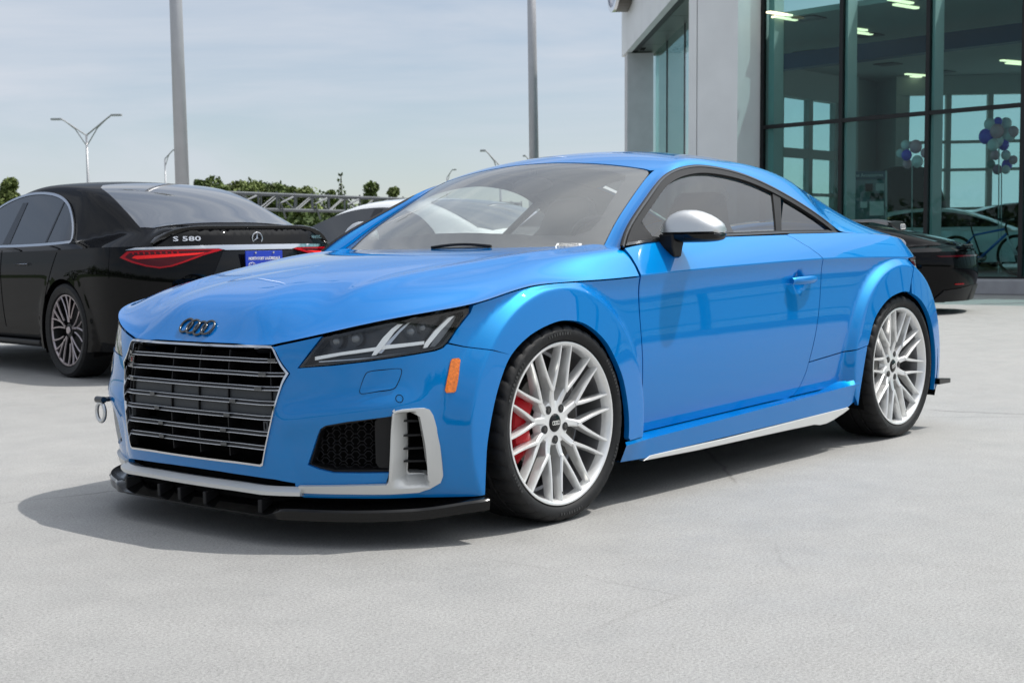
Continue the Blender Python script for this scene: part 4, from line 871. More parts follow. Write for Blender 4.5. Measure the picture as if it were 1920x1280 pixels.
def shell(B, root, paint, h=.035, glass=DKG, chrome=None, win=None, rearwin=None, gaps=()):
    c = B.c; ref = np.array([c['wb']/2, 0, .4]); we, wb_ = B.wend(), B.wbeg(); z0 = .20; wbs = c['wb']
    arch = lambda cx: [(-(cx+.385*math.cos(t)), .35+.385*math.sin(t)) for t in np.linspace(rad(-22), rad(202), 26)]
    E = lambda w: float(B.E(-w))
    full = [(wb_, z0+.05), (wb_+.8, z0)]+arch(wbs)+arch(0)+[(we-.7, z0+.03), (we, z0+.08)]+[(w, E(w)+.004) for w in np.linspace(we, wb_, 60)]
    panel('body_side', B.S, full, paint, root, h=h, rim=.02, ref=ref, mirror=True)
    e = [tuple(B.S(w, E(w))[:2]) for w in np.linspace(wb_, we, 110)]; e = [(a, max(b, 0)) for a, b in e]; pl = e+[(a, -b) for a, b in e[::-1][1:-1]]
    ups = [insl(pl, d) for d in (.007, .016, .028)]
    panel('upper_body', lambda a, b: np.stack([a, b, B.U(a, b)], -1), pl, paint, root, h=h, rim=0, ref=ref, lines=ups)
    if rearwin: panel('rear_window', lambda a, b: np.stack([a, b, B.U(a, b)], -1), rearwin+[(a, -b) for a, b in rearwin[::-1]], RGL, root, h=.05, rim=.004, off=.004, ref=ref)
    fs = lambda a, b: B.side(a, b)
    if win:
        if chrome:
            P = np.array(crom(win, 5, True)); cc = P.mean(0); T_ = np.roll(P, -1, 0)-np.roll(P, 1, 0); T_ /= np.linalg.norm(T_, axis=1)[:, None]; Nn = np.stack([-T_[:, 1], T_[:, 0]], 1); Nn *= np.sign((Nn*(P-cc)).sum(1))[:, None]
            panel('window_chrome', fs, [tuple(q) for q in P+Nn*.024], chrome, root, holes=[[tuple(q) for q in P+Nn*.004]], h=.03, off=.016, rim=.014, ref=ref, mirror=True)
        panel('side_window', fs, crom(win, 5, True), glass, root, h=.08, off=.012, rim=.008, ref=ref, mirror=True)
    for g in gaps:
        A = np.array(resample(g, .03, False)); 
        for sd in (1, -1):
            mb = MB(); mb.tube(B.S(A[:, 0], A[:, 1])*[1, sd, 1], .0035, 4); mb.build('shut_line', VOID, root)
    mb = MB(); mb.box(c['tail'][0][1]+.25, c['nose'][0][1]-.3, -.72, .72, .18, .55); mb.build('underbody', VOID, root)
    for cx in (0, wbs):
        for sd in (1, -1):
            mb = MB(); mb.lathe([(.43, .93*sd), (.40, .70*sd), (.40, .55*sd), (.05, .55*sd)], 26, 'y', (cx, 0, .35), rad(-25), rad(205)); mb.build('wheel_arch_liner', VOID, root)
def bg_wheel(root, name='wheel', R=.352, rr=.275, style=20, face=None, dark=None):
    w = node(name, root); face = face or RIMM; dark = dark or PLAST
    mb = MB(); mb.lathe([(rr-.004, .09), (rr+.01, .118), (R-.03, .128), (R-.008, .115), (R, .09), (R, -.10), (R-.03, -.12), (rr, -.10)], 72); mb.build('tyre', RUB, w, auto=40)
    mb = MB(); mb.lathe([(rr-.016, .098), (rr-.010, .108), (rr-.003, .108), (rr, .098)], 72); mb.build('rim', face, w, auto=50)
    mb = MB(); mb.lathe([(rr-.012, .098), (rr-.03, .05), (rr-.03, -.1)], 48); mb.lathe([(.0001, .0), (.19, .0), (.19, -.02)], 40); mb.lathe([(.0001, .09), (.05, .088), (.06, .06)], 24); mb.build('barrel', dark, w, auto=40)
    for k in range(style):
        a = 2*math.pi*k/style; lean = (.05 if k % 4 in (0, 1) else -.05)*(1 if style == 20 else 1.6); r1 = .06 if k % 2 == 0 else .10
        p = [(r*math.cos(a+lean*(1-r/rr)*6), .088+.018*(r/rr)**2, r*math.sin(a+lean*(1-r/rr)*6)) for r in np.linspace(r1, rr-.01, 6)]
        mb = MB(); mb.tube(p, [.0075 if style == 20 else .013]*6, 5); mb.build('spoke', face, w)
    mb = MB(); mb.lathe([(.0001, .102), (.026, .101), (.030, .095)], 20); mb.build('centre_cap', face, w)
    return w
def put_wheels(root, w0, wb, y):
    w0.location = (0, y, .352)
    for x, sd in ((wb, 1), (0, -1), (wb, -1)):
        q = copytree(w0, root); q.location = (x, y*sd, .352); q.rotation_euler = (0, rad(13*(x > 0)), 0 if sd == 1 else math.pi)
# ---------------------------------------------------------------- setting
F_ = 2676.225
def W(px, py, D):
    """world point seen at photo pixel (px, py) at depth D along the view axis"""
    return CPOS+D*(f_+r_*(px-960)/F_-u_*(py-640)/F_)
def mat_ground():
    m = pm('sealed concrete', (.40, .40, .39), .62); n = m.node_tree.nodes; l = m.node_tree.links; b = n['Principled BSDF']; t = n.new('ShaderNodeTexCoord')
    def noise(s, d, r=.6): q = n.new('ShaderNodeTexNoise'); q.inputs['Scale'].default_value = s; q.inputs['Detail'].default_value = d; q.inputs['Roughness'].default_value = r; l.new(t.outputs['Object'], q.inputs[0]); return q
    def mix(a, bcol, fac, mode='MULTIPLY'):
        x = n.new('ShaderNodeMix'); x.data_type = 'RGBA'; x.blend_type = mode; l.new(a, x.inputs[6]); x.inputs[0].default_value = 1
        if isinstance(bcol, tuple): x.inputs[7].default_value = bcol
        else: l.new(bcol, x.inputs[7])
        if fac is not None: l.new(fac, x.inputs[0])
        return x.outputs[2]
    def ramp(src, p0, c0, p1, c1): r = n.new('ShaderNodeValToRGB'); r.color_ramp.elements[0].position = p0; r.color_ramp.elements[0].color = (*c0, 1); r.color_ramp.elements[1].position = p1; r.color_ramp.elements[1].color = (*c1, 1); l.new(src, r.inputs[0]); return r.outputs[0]
    base = ramp(noise(.35, 5, .65).outputs[0], .30, (.290, .287, .280), .70, (.325, .321, .313))
    mid = ramp(noise(5, 6, .7).outputs[0], .32, (.93, .93, .93), .68, (1.05, 1.05, 1.05))
    c = mix(base, mid, None)
    gr = ramp(noise(120, 4, .85).outputs[0], .34, (.62, .62, .61), .64, (1.26, 1.26, 1.25)); c = mix(c, gr, None)
    sp_ = ramp(noise(70, 2, .5).outputs[0], .68, (1, 1, 1), .74, (.62, .61, .60)); c = mix(c, sp_, None)
    # small dark pits
    v = n.new('ShaderNodeTexVoronoi'); v.inputs['Scale'].default_value = 11; l.new(t.outputs['Object'], v.inputs[0]); pit = ramp(v.outputs['Distance'], .015, (.45, .45, .45), .05, (1, 1, 1)); c = mix(c, pit, ramp(noise(.9, 2).outputs[0], .52, (0, 0, 0), .62, (1, 1, 1)))
    # hairline cracks
    v2 = n.new('ShaderNodeTexVoronoi'); v2.feature = 'DISTANCE_TO_EDGE'; v2.inputs['Scale'].default_value = .42
    wq = n.new('ShaderNodeMix'); wq.data_type = 'VECTOR'; wq.inputs[0].default_value = .12; l.new(t.outputs['Object'], wq.inputs[4]); nn_ = noise(1.6, 5); l.new(nn_.outputs['Color'], wq.inputs[5]); l.new(wq.outputs[1], v2.inputs[0])
    crk = ramp(v2.outputs['Distance'], .0012, (.62, .61, .60), .0035, (1, 1, 1)); c = mix(c, crk, ramp(noise(.5, 3).outputs[0], .50, (0, 0, 0), .60, (1, 1, 1)))
    stn = ramp(noise(.8, 4, .55).outputs[0], .62, (1, 1, 1), .78, (.94, .93, .915)); c = mix(c, stn, None)
    l.new(c, b.inputs['Base Color'])
    bp = n.new('ShaderNodeBump'); bp.inputs['Strength'].default_value = .9; bp.inputs['Distance'].default_value = .003; l.new(noise(190, 5, .75).outputs[0], bp.inputs['Height']); l.new(bp.outputs[0], b.inputs['Normal'])
    rr = ramp(noise(3, 4).outputs[0], .3, (.50, .50, .50), .7, (.75, .75, .75)); l.new(rr, b.inputs['Roughness'])
    return m
CONC = mat_ground()
def sheet(name, poly, z, m, kind='structure'):
    o = mesh(name, [(a, b, z) for a, b in poly], [tuple(range(len(poly)))], m); o['kind'] = kind; return o
GRASS = pm('far grass', (.055, .085, .025), .9, noise=.4, nscale=.6)
sheet('terrain', [(-900, -900), (900, -900), (900, 900), (-900, 900)], -.02, GRASS)
sheet('parking_lot', [(-46, -44), (70, -44), (70, 170), (-150, 170), (-150, 12), (-46, 12)], 0, CONC)
# ---------------------------------------------------------------- black sedan
cfgS = dict(low=[(.1, .86), (.2, .90), (.4, .945), (.6, .962), (.8, .962), (.9, .948)], E=[(-1.6, .955), (-.6, .955), (0, .945), (1.5, .93), (3.2, .85), (4.5, .68)],
    deck=[(-1.3, 1.03), (-1.12, 1.075), (-.9, 1.10), (-.6, 1.115), (0, 1.10), (2.2, 1.02), (2.8, .99), (3.4, .93), (3.9, .82), (4.2, .74)],
    P=[(-1.2, .85), (-.85, 1.085), (-.6, 1.19), (-.25, 1.325), (.1, 1.428), (.5, 1.482), (.95, 1.502), (1.35, 1.48), (1.7, 1.39), (2.2, 1.15), (2.6, .95)],
    tail=[(.2, -1.10), (.4, -1.17), (.6, -1.20), (.8, -1.195), (.95, -1.165), (1.1, -1.12)], nose=[(.2, 3.98), (.5, 4.06), (.8, 4.02), (.95, 3.95)], xf=3.25, xr=-.42, hw=.95, wb=3.216, arch=.962, yb=.84, zb=.985, tum=2.15, taper=.10, crown=.09, sl=(.52, 2.6), k=.035)
sd_root = thing('sedan', 'black saloon with chrome window frames, red rear lamps and a blue dealer plate', 'car', (-3.08, -5.46, 0), rad(-96.5))
BS = Body(cfgS)
winS = [(2.25, 1.02), (1.95, 1.00), (1.2, .995), (.6, 1.000), (.18, 1.012), (.12, 1.03), (.22, 1.16), (.42, 1.29), (.72, 1.365), (1.15, 1.385), (1.55, 1.33), (1.95, 1.19)]
shell(BS, sd_root, BLACKP, .03, DKG, CHROME, winS, [(.30, 0), (.30, .46), (.20, .53), (-.66, .665), (-.735, .60), (-.77, 0)],
      gaps=[[(-1.10, .955), (-1.10, .35)], [(-.38, .35), (-.30, .60), (-.10, .93)], [(-2.15, .93), (-2.2, .30)]])
refS = np.array([1.5, 0, .4])
for sd in (1, -1):   # dividing pillars of the side glass
    for x0, x1, xt in ((.50, .53, .40), (1.18, 1.32, 1.10)):
        panel('window_pillar', lambda a, b: BS.side(a, b)*[1, sd, 1], [(x0, 1.0), (x1, 1.0), (x1-(x1-xt)*.35, 1.33), (x0-(x0-xt)*.35, 1.33)], GLOSSB, sd_root, h=.06, off=.015, rim=.004, ref=refS)
w0 = bg_wheel(sd_root, style=20, rr=.268, face=pm('machined alloy', (.42, .37, .38), .35, .9)); put_wheels(sd_root, w0, 3.216, .835)
def St(B):      # tail surface measured from the middle of the tail
    we = B.wend()
    def f(a, b): P = B.S(we-np.abs(a), b); return P*np.stack([np.ones_like(a), np.where(a < 0, -1., 1.), np.ones_like(a)], -1)
    return f
SS = St(BS); W2 = BS.wend()
for sd in (1, -1):
    q = lambda pp: [(a*sd, b) for a, b in pp]
    lp = [(1.115, .884), (1.06, .925), (.9, .932), (.40, .934), (.36, .926), (.52, .890), (.66, .843), (.75, .815), (.83, .805), (.92, .820), (1.02, .848)]
    lo = panel('tail_lamp', SS, q(lp), TAILR, sd_root, h=.03, off=.012, rim=.014, ref=refS)
    ins_ = [(1.075, .884), (1.04, .915), (.9, .922), (.45, .925), (.54, .898), (.68, .850), (.76, .825), (.83, .816), (.91, .829), (1.0, .855)]
    panel('lamp_inner', SS, q(ins_), TAILD, sd_root, h=.03, off=.0135, rim=0, ref=refS)
    panel('lamp_bar', SS, q([(1.02, .880), (1.0, .894), (.50, .908), (.58, .893), (.82, .878), (.98, .870)]), TAILB, sd_root, h=.03, off=.0145, rim=0, ref=refS)
    for k in range(9): a = .70+k*.038; panel('lamp_dash', SS, q([(a, .903), (a+.012, .903), (a+.018, .918), (a+.006, .918)]), TAILR, sd_root, h=.03, off=.0145, rim=0, ref=refS)
panel('chrome_bar', SS, [(-1.075, .934), (-1.0, .935), (-.40, .934), (-.34, .922), (.34, .922), (.40, .934), (1.0, .935), (1.075, .934), (1.0, .950), (.4, .958), (-.4, .958), (-1.0, .950)], CHROME, sd_root, h=.04, off=.014, rim=.012, ref=refS)
panel('plate_recess', SS, [(-.50, .66), (.50, .66), (.36, .918), (-.36, .918)], GLOSSB, sd_root, h=.06, off=.004, rim=0, ref=refS)
BLUEP = pm('blue plate', (.008, .04, .42), .4); wht = pm('white print', (.75, .75, .78), .5)
pc_ = SS(np.array(0.), np.array(.845))
mb = MB(); mb.box(-1.235, -1.225, -.155, .155, .765, .915); plt_ = mb.build('licence_plate', BLUEP, sd_root, bevel=.002)
FRm = lambda y, z, x=-1.2365: frame((x, y, z), (0, -1, 0), (0, 0, 1))
text('NORTH FORT LAUDERDALE', .0235, wht, 'plate_text', plt_, FRm(0, .860), .0005, (.88, 1.25), .0006); text('SUBARU', .034, wht, 'plate_text', plt_, FRm(-.03, .815), .0005)
mb = MB(); mb.tube([(-1.2365, .105+.028*math.cos(t), .815+.017*math.sin(t)) for t in np.linspace(0, 6.283, 21)[:-1]], .0022, 5, closed=True)
mb.build('plate_oval', wht, plt_)
for k in range(5):
    mb = MB(); mb.ball((-1.2365, .105+.014*math.cos(k*1.25), .815+.008*math.sin(k*1.25)), .0032, 6); mb.build('plate_star', wht, plt_)
for y in (.075, -.075): mb = MB(); mb.cyl((-1.235, y, .902), (-1.243, y, .902), .007, 10); mb.build('plate_screw', CHROME, plt_)
def tailx(y, z):
    xs = np.linspace(-1.25, -.95, 600); return float(xs[np.argmax(BS.U(xs, np.full(600, y)) > z)])
def badge(tx, y, z, size, sc_, b):
    xa, xb = tailx(y, z-.02), tailx(y, z+.02); ya, yb2 = tailx(y+.05, z), tailx(y-.05, z)
    ex = Vector((yb2-ya, -.1, 0)); ez = Vector((xb-xa, 0, .04)); n = ex.cross(ez).normalized(); o_ = Vector((tailx(y, z), y, z))+n*.004
    text(tx, size, CHROME, 'badge', sd_root, frame(o_, ex, ez), .003, sc_, b)
badge('S 580', .53, 1.005, .070, (1.25, .72), .0012); badge('4MATIC', -.58, 1.008, .045, (1.0, .8), .0008)
st_ = node('star_emblem', sd_root); st_.location = (tailx(0, 1.006)+1.168, 0, 0); mb = MB(); mb.tube([(-1.175, .042*math.cos(t), 1.006+.042*math.sin(t)) for t in np.linspace(0, 6.283, 29)[:-1]], .0045, 6, closed=True); mb.build('emblem_ring', CHROME, st_, smooth=True)
for k in range(3):
    a = math.pi/2+k*2.0944; mb = MB(); c_, s_ = math.cos(a), math.sin(a); mb.add([(-1.178, .040*c_, 1.006+.040*s_), (-1.172, -.008*s_, 1.006+.008*c_), (-1.183, 0, 1.006), (-1.172, .008*s_, 1.006-.008*c_)], [(0, 1, 2), (0, 2, 3)]); mb.build('emblem_ray', CHROME, st_)
secs = []; ys_ = np.linspace(-.74, .74, 31); xs_ = -1.085+.12*(np.abs(ys_)/.74)**2.4; zs_ = np.polyval(np.polyfit(ys_**2, BS.U(xs_+.05, ys_), 3), ys_**2)
for y, x, z in zip(ys_, xs_, zs_):
    h_ = .016*(1-(abs(y)/.76)**4); secs.append([(x+.07, y, z-.002), (x, y, z+h_), (x-.012, y, z+h_-.006), (x+.0, y, z-.03)])
MB().loft(secs).build('lip_spoiler', GLOSSB, sd_root, auto=40)
mb = MB(); secs = []
for sd in (1, -1):
    mb = MB(); mb.loft([[(x, (.966+.012*math.sin(3.1416*t))*sd, .845-.010), (x, (.985+.012*math.sin(3.1416*t))*sd, .845), (x, (.966+.012*math.sin(3.1416*t))*sd, .845+.012), (x, .94*sd, .845)] for t, x in zip(np.linspace(0, 1, 9), np.linspace(.56, .80, 9))]); mb.build('door_handle', CHROME, sd_root, auto=60)
mb = MB(); mb.box(.42, 2.80, .93, .955, .22, .27); mb.box(.42, 2.80, -.955, -.93, .22, .27); mb.build('sill_strip', DCHROME, sd_root, kind='stuff') if False else None
for sd in (1, -1):
    mb = MB(); mb.box(.45, 2.78, *( (.925, .957) if sd == 1 else (-.957, -.925)), .225, .262); mb.build('sill_strip', PLAST, sd_root, bevel=.01)
mb = MB(); mb.loft([[(-1.14+.25*(abs(y)/.8)**3, y, .22), (-1.2+.25*(abs(y)/.8)**3, y, .26), (-1.2+.25*(abs(y)/.8)**3, y, .40), (-1.14+.25*(abs(y)/.8)**3, y, .44)] for y in np.linspace(-.8, .8, 17)]); mb.build('diffuser', PLAST, sd_root)
# ---------------------------------------------------------------- fastback bodies
cfgF = dict(low=[(.1, .84), (.2, .88), (.4, .925), (.6, .94), (.8, .938), (.9, .925)], E=[(-1.6, .93), (-.6, .93), (0, .92), (1.5, .88), (3.0, .80), (4.2, .66)],
    deck=[(-1.2, .97), (-1.0, 1.02), (-.75, 1.05), (-.4, 1.04), (0, 1.02), (2.0, .93), (2.6, .90), (3.1, .84), (3.6, .72), (3.9, .66)],
    P=[(-1.1, .93), (-.85, 1.06), (-.5, 1.185), (-.1, 1.30), (.3, 1.375), (.7, 1.405), (1.1, 1.405), (1.5, 1.36), (1.9, 1.24), (2.4, 1.03), (2.8, .86)],
    tail=[(.2, -.98), (.4, -1.03), (.6, -1.06), (.8, -1.055), (.95, -1.02), (1.1, -.97)], nose=[(.2, 3.75), (.5, 3.85), (.8, 3.78), (.95, 3.7)], xf=3.0, xr=-.35, hw=.925, wb=2.96, arch=.945, yb=.82, zb=.95, tum=1.7, taper=.12, crown=.10, sl=(.8, 2.2), k=.05)
BF = Body(cfgF); refF = np.array([1.5, 0, .4])
winF = [(2.28, .975), (1.6, .965), (.9, .965), (.2, .985), (-.10, 1.00), (-.16, 1.02), (-.05, 1.10), (.2, 1.215), (.55, 1.285), (.95, 1.305), (1.4, 1.275), (1.85, 1.165)]
wroot = thing('fastback', 'white fastback with tinted side windows parked beyond the blue coupe', 'car', (-6.58, -5.36, 0), rad(-97.5))
rwF = [(.30, 0), (.30, .42), (.20, .50), (-.60, .60), (-.74, .55), (-.80, 0)]
shell(BF, wroot, WHITEP, .035, DKG, None, winF, rwF)
for x0, x1 in ((.85, .98),): 
    for sd in (1, -1): panel('window_pillar', lambda a, b: BF.side(a, b)*[1, sd, 1], [(x0, .968), (x1, .968), (x1-.05, 1.29), (x0-.05, 1.29)], GLOSSB, wroot, h=.06, off=.015, rim=.004, ref=refF)
put_wheels(wroot, bg_wheel(wroot, style=10, rr=.26), 2.96, .81)
SF = St(BF)
for sd in (1, -1): panel('tail_lamp', SF, [(.45*sd, .80), (1.2*sd, .80), (1.25*sd, .86), (.45*sd, .88)], TAILR, wroot, h=.05, off=.008, ref=refF)
broot = thing('sports_car', 'low black sports car by the showroom, its tail showing past the blue coupe', 'car', (-12.93, -4.30, 0), rad(-71))
shell(BF, broot, BLACKP, .035, DKG, None, winF, rwF)
put_wheels(broot, bg_wheel(broot, style=10, rr=.26, face=PLAST), 2.96, .81)
panel('light_bar', SF, [(-1.1, .855), (1.1, .855), (1.15, .875), (-1.15, .875)], TAILD, broot, h=.05, off=.008, ref=refF)
panel('rear_diffuser', SF, [(-1.2, .20), (1.2, .20), (1.05, .36), (.5, .42), (-.5, .42), (-1.05, .36)], PLAST, broot, h=.06, off=.02, rim=.03, ref=refF)
for sd in (1, -1): panel('rear_reflector', SF, [(.74*sd, .445), (.90*sd, .445), (.90*sd, .46), (.74*sd, .46)], TAILR, broot, h=.05, off=.01, ref=refF)
secs = []
for y in np.linspace(-.62, .62, 21):
    x = -.985+.10*(abs(y)/.62)**2.2; z = float(BF.U(np.array(x+.03), np.array(y))); secs.append([(x+.06, y, z-.002), (x-.01, y, z+.018), (x-.02, y, z+.012), (x, y, z-.03)])
MB().loft(secs).build('lip_spoiler', GLOSSB, broot, auto=40)
broot.scale = (1, 1, .80)
# ---------------------------------------------------------------- showroom building
SHR = .014
def lean(mb): mb.V = [(v[0]+SHR*v[2]*r0[0], v[1]+SHR*v[2]*r0[1], v[2]) for v in mb.V]; return mb
def xyD(px, D): q = W(px, 500, D); return np.array([q[0], q[1]])
PA, PB = xyD(1914, 22.6), xyD(1429, 26.2); eW = PA-PB; LW = np.linalg.norm(eW); eW /= LW; nW = np.array([-eW[1], eW[0]]); nW *= np.sign(np.dot(nW, CPOS[:2]-PA))
bl = thing('showroom', 'pale panelled showroom with a tall green glass wall and a dark soffited entrance', 'building', (PB[0], PB[1], 0))
def bpt(s, n): return PB+eW*s+nW*n
def wbox(name, m, s0, s1, n0, n1, z0, z1, par=bl, bevel=0):
    mb = MB(); mb.prism([bpt(s0, n0), bpt(s1, n0), bpt(s1, n1), bpt(s0, n1)], z0, z1); lean(mb); mb.V = [(x-PB[0], y-PB[1], z) for x, y, z in mb.V]; return mb.build(name, m, par, bevel=bevel)
def lprism(name, m, poly, z0, z1, par=bl):
    mb = MB(); mb.prism(poly, z0, z1); lean(mb); mb.V = [(x-PB[0], y-PB[1], z) for x, y, z in mb.V]; return mb.build(name, m, par)
WALLP = pm('grey composite panel', (.72, .73, .73), .45, .1, noise=.04, nscale=1.5); STUC = pm('painted stucco', (.55, .55, .56), .8, noise=.06, nscale=3, bump=.3, bscale=40)
FRB = pm('black frame', (.008, .009, .01), .35, .3); KERB = pm('kerb concrete', (.32, .32, .33), .8, noise=.08, nscale=6); INW = pm('interior wall', (.42, .43, .42), .9); INC = pm('interior ceiling', (.33, .34, .33), .9)
BEAM = pm('dark blue beam', (.01, .035, .11), .5); FRL = pm('light frame', (.50, .51, .50), .6); SOF = pm('soffit panel', (.07, .08, .075), .35, .3, noise=.1, nscale=2)
GG = glassmat('green glass', (.62, .81, .80), .0, ior=1.33, mul=1.0); GG2 = glassmat('pale green glass', (.90, .96, .96), .0, ior=1.12, mul=1.)
wbox('kerb', KERB, -1, 26, -.4, .55, 0, .235, bevel=.02)
PW = LW/3
for k in range(0, 15):
    s = k*PW; wbox('mullion', FRB, s-.035, s+.035, -.02, .06, .235, 8); wbox('mullion_return', FRL, s+.02 if k else s+.08, s+.08 if k else s+.20, -.32, -.03, .235, 8)
    if k < 14:
        wbox('glass_pane', GG, s+.035, s+PW-.035, .005, .013, .27, 2.93); wbox('glass_pane', GG, s+.035, s+PW-.035, .005, .013, 3.0, 8)
        wbox('transom', FRB, s+.035, s+PW-.035, -.02, .055, 2.93, 3.0); wbox('sill_frame', FRB, s+.035, s+PW-.035, -.02, .055, .236, .27)
# corner pillar
c1 = bpt(-.04, 0); 
def ray_n(px, s):     # distance in front of the glass line where the ray at px crosses station s
    d = xyD(px, 1.)-CPOS[:2]; A = np.array([[d[0], -nW[0]], [d[1], -nW[1]]]); b = bpt(s, 0)-CPOS[:2]; t, n_ = np.linalg.solve(A, b); return n_, t
n1, t1 = ray_n(1380, -.04)
def ray_s(px, n):
    d = xyD(px, 1.)-CPOS[:2]; A = np.array([[d[0], -eW[0]], [d[1], -eW[1]]]); b = PB+nW*n-CPOS[:2]; t, s = np.linalg.solve(A, b); return s, t
s2, t2 = ray_s(1289, n1); s3, t3 = ray_s(1304.5, n1)
wbox('corner_pillar', WALLP, s3+.012, -.04, -.5, n1, 0, 9); wbox('corner_pillar', WALLP, s2, s3-.012, -.5, n1-.003, 0, 9); wbox('pillar_joint', PLAST, s3-.012, s3+.012, -.5, n1-.03, 0, 9)
# entrance wing running away from the pillar
P1 = bpt(s2, n1); D1 = t2; P2 = xyD(1165, D1*1.41); g_ = P2-P1; Lg = np.linalg.norm(g_); g_ /= Lg; nG = np.array([-g_[1], g_[0]]); nG *= np.sign(np.dot(nG, CPOS[:2]-P1))
def ept(a, n): return P1+g_*a+nG*n
zf = W(1166, 111, D1*1.41)[2]
def ebox(name, m, a0, a1, n0, n1_, z0, z1, par=bl): return lprism(name, m, [ept(a0, n0), ept(a1, n0), ept(a1, n1_), ept(a0, n1_)], z0, z1, par)
npan = 8
for k in range(npan): ebox('fascia_panel', WALLP, Lg/npan*k+.008, Lg/npan*(k+1)-.008, -.15, 0, zf, 9.5)
ebox('fascia_backing', PLAST, .0, Lg, -.30, -.16, zf+.02, 9.5)
cd = .62
def nfor(px, a):
    d = xyD(px, 1.)-CPOS[:2]; A = np.array([[d[0], -nG[0]], [d[1], -nG[1]]]); b = ept(a, 0)-CPOS[:2]; t, n_ = np.linalg.solve(A, b); return n_
nb = nfor(1218, Lg-.25)
ebox('end_column', STUC, Lg-.85, Lg-.25, nb, -.05, 0, zf-.01)
for k in range(5): ebox('soffit_panel', SOF, Lg/5*k+.01, Lg/5*(k+1)-.01, nb-.3, -.31, zf+.02, zf+.06)
ebox('soffit_vent', VOID, Lg-1.6, Lg-1.2, nb*.6, nb*.45, zf+.005, zf+.02)
for k in range(4):
    a = Lg/4*k; ebox('entrance_mullion', PLATE, a-.02, a+.02, nb-.10, nb-.06, 0, zf+.02); ebox('entrance_pane', GG, a+.02, a+Lg/4-.02, nb-.08, nb-.07, 0, zf+.02)
ebox('entrance_transom', FRL, 0, Lg, nb-.09, nb-.05, 2.2, 2.26)
# oval sign on the fascia
sg = node('oval_sign', bl); ac = Lg-1.55; SGB = pm('sign blue', (.01, .03, .14), .2, 0, .5); zc_ = W(1170, -18, D1*1.38)[2]
def oval(name, m, ra, rz, n0, n1_, inner=None):
    mb = MB(); T_ = np.linspace(0, 2*math.pi, 41)[:-1]; o = [(ept(ac+ra*math.cos(t), 0), zc_+rz*math.sin(t)) for t in T_]; V = []; 
    for nn_ in (n0, n1_): V += [tuple(np.append(p+nG*nn_, z)) for p, z in o]
    F = [(i, (i+1) % 40, 40+(i+1) % 40, 40+i) for i in range(40)]
    if inner is None: F += [tuple(range(40, 80)), tuple(range(40))[::-1]]
    else:
        q = [(ept(ac+(ra-inner)*math.cos(t), 0), zc_+(rz-inner)*math.sin(t)) for t in T_]
        V += [tuple(np.append(p+nG*n1_, z)) for p, z in q]+[tuple(np.append(p+nG*n0, z)) for p, z in q]; F += [(40+i, 40+(i+1) % 40, 80+(i+1) % 40, 80+i) for i in range(40)]+[(80+i, 80+(i+1) % 40, 120+(i+1) % 40, 120+i) for i in range(40)]
    mb.add(V, F); lean(mb); mb.V = [(x-PB[0], y-PB[1], z) for x, y, z in mb.V]; return mb.build(name, m, sg)
oval('sign_body', pm('sign bronze', (.07, .06, .045), .4, .5), 1.36, .72, .02, .34); oval('sign_face', SGB, 1.26, .64, .34, .352); oval('sign_rim', CHROME, 1.37, .73, .33, .40, .12)
for k, (a, z, s_) in enumerate([(-.55, .15, .24), (-.1, -.25, .16), (.3, .1, .16), (.1, .35, .15), (.65, -.15, .15), (-.25, .1, .13)]):
    mb = MB(); V = []
    for j in range(8): t = j*math.pi/4; rr_ = s_*(1 if j % 2 == 0 else .32); p = ept(ac+a+rr_*math.cos(t)*1.3, .36); V.append((p[0], p[1], zc_+z+rr_*math.sin(t)))
    p = ept(ac+a, .40); V.append((p[0], p[1], zc_+z)); mb.add(V, [(j, (j+1) % 8, 8) for j in range(8)]); lean(mb); mb.V = [(x-PB[0], y-PB[1], z_) for x, y, z_ in mb.V]; mb.build('sign_star', CHROME, sg)
# inside: ceiling, floor, far walls with windows, beam, lamps
bx = lambda pts: [tuple(q) for q in pts]
K0, K1, K2, K3 = xyD(1405, 32.5), xyD(1640, 37.5), xyD(1676, 36.2), xyD(2150, 36.2)
room = [tuple(bpt(.1, -.35)), tuple(bpt(24, -.35)), tuple(xyD(2600, 36)), tuple(K3), tuple(K2), tuple(K1), tuple(K0)]
ZC_ = 4.95
lprism('ceiling', INC, room, ZC_, ZC_+.1); lprism('showroom_floor', pm('showroom tiles', (.12, .12, .12), .3, noise=.05), room, .18, .22)
def fwall(A, B, name, cols, rows, solid, m=INW, th=.25, top=ZC_):
    A = np.array(A); B = np.array(B); e = B-A; L = np.linalg.norm(e); e = e/L; n = np.array([-e[1], e[0]]); n *= np.sign(np.dot(n, A-CPOS[:2]))
    pb = lambda s0, s1, z0, z1, t0=0, t1=th: lprism(name, m, [A+e*s0+n*t0, A+e*s1+n*t0, A+e*s1+n*t1, A+e*s0+n*t1], z0, z1)
    zs = [.2]+list(rows)+[top]
    pb(0, L, rows[-1], top); pb(0, L, .2, rows[0])
    for a, b in solid: pb(a*L, b*L, rows[0], rows[-1])
    for (a, b) in cols:
        o = pb(a*L-b/2, a*L+b/2, rows[0], rows[-1], .05, .2)
    for z in rows[1:-1]:
        hh = .11 if abs(z-2.98) < .3 else .035
        pb(0, L, z-hh, z+hh, .06, .22)
    q = lprism('far_pane', GG2, [A+e*0+n*.12, A+e*L+n*.12, A+e*L+n*.128, A+e*0+n*.128], rows[0], rows[-1]); return q
fwall(K0, K1, 'far_wall', [(.24, .16), (.46, .20), (.66, .08)], (.6, 2.0, 2.98, 4.28), [(0, .17), (.68, 1)])
fwall(K1, K2, 'far_wall', [], (.5, 4.5), [(0, 1)])
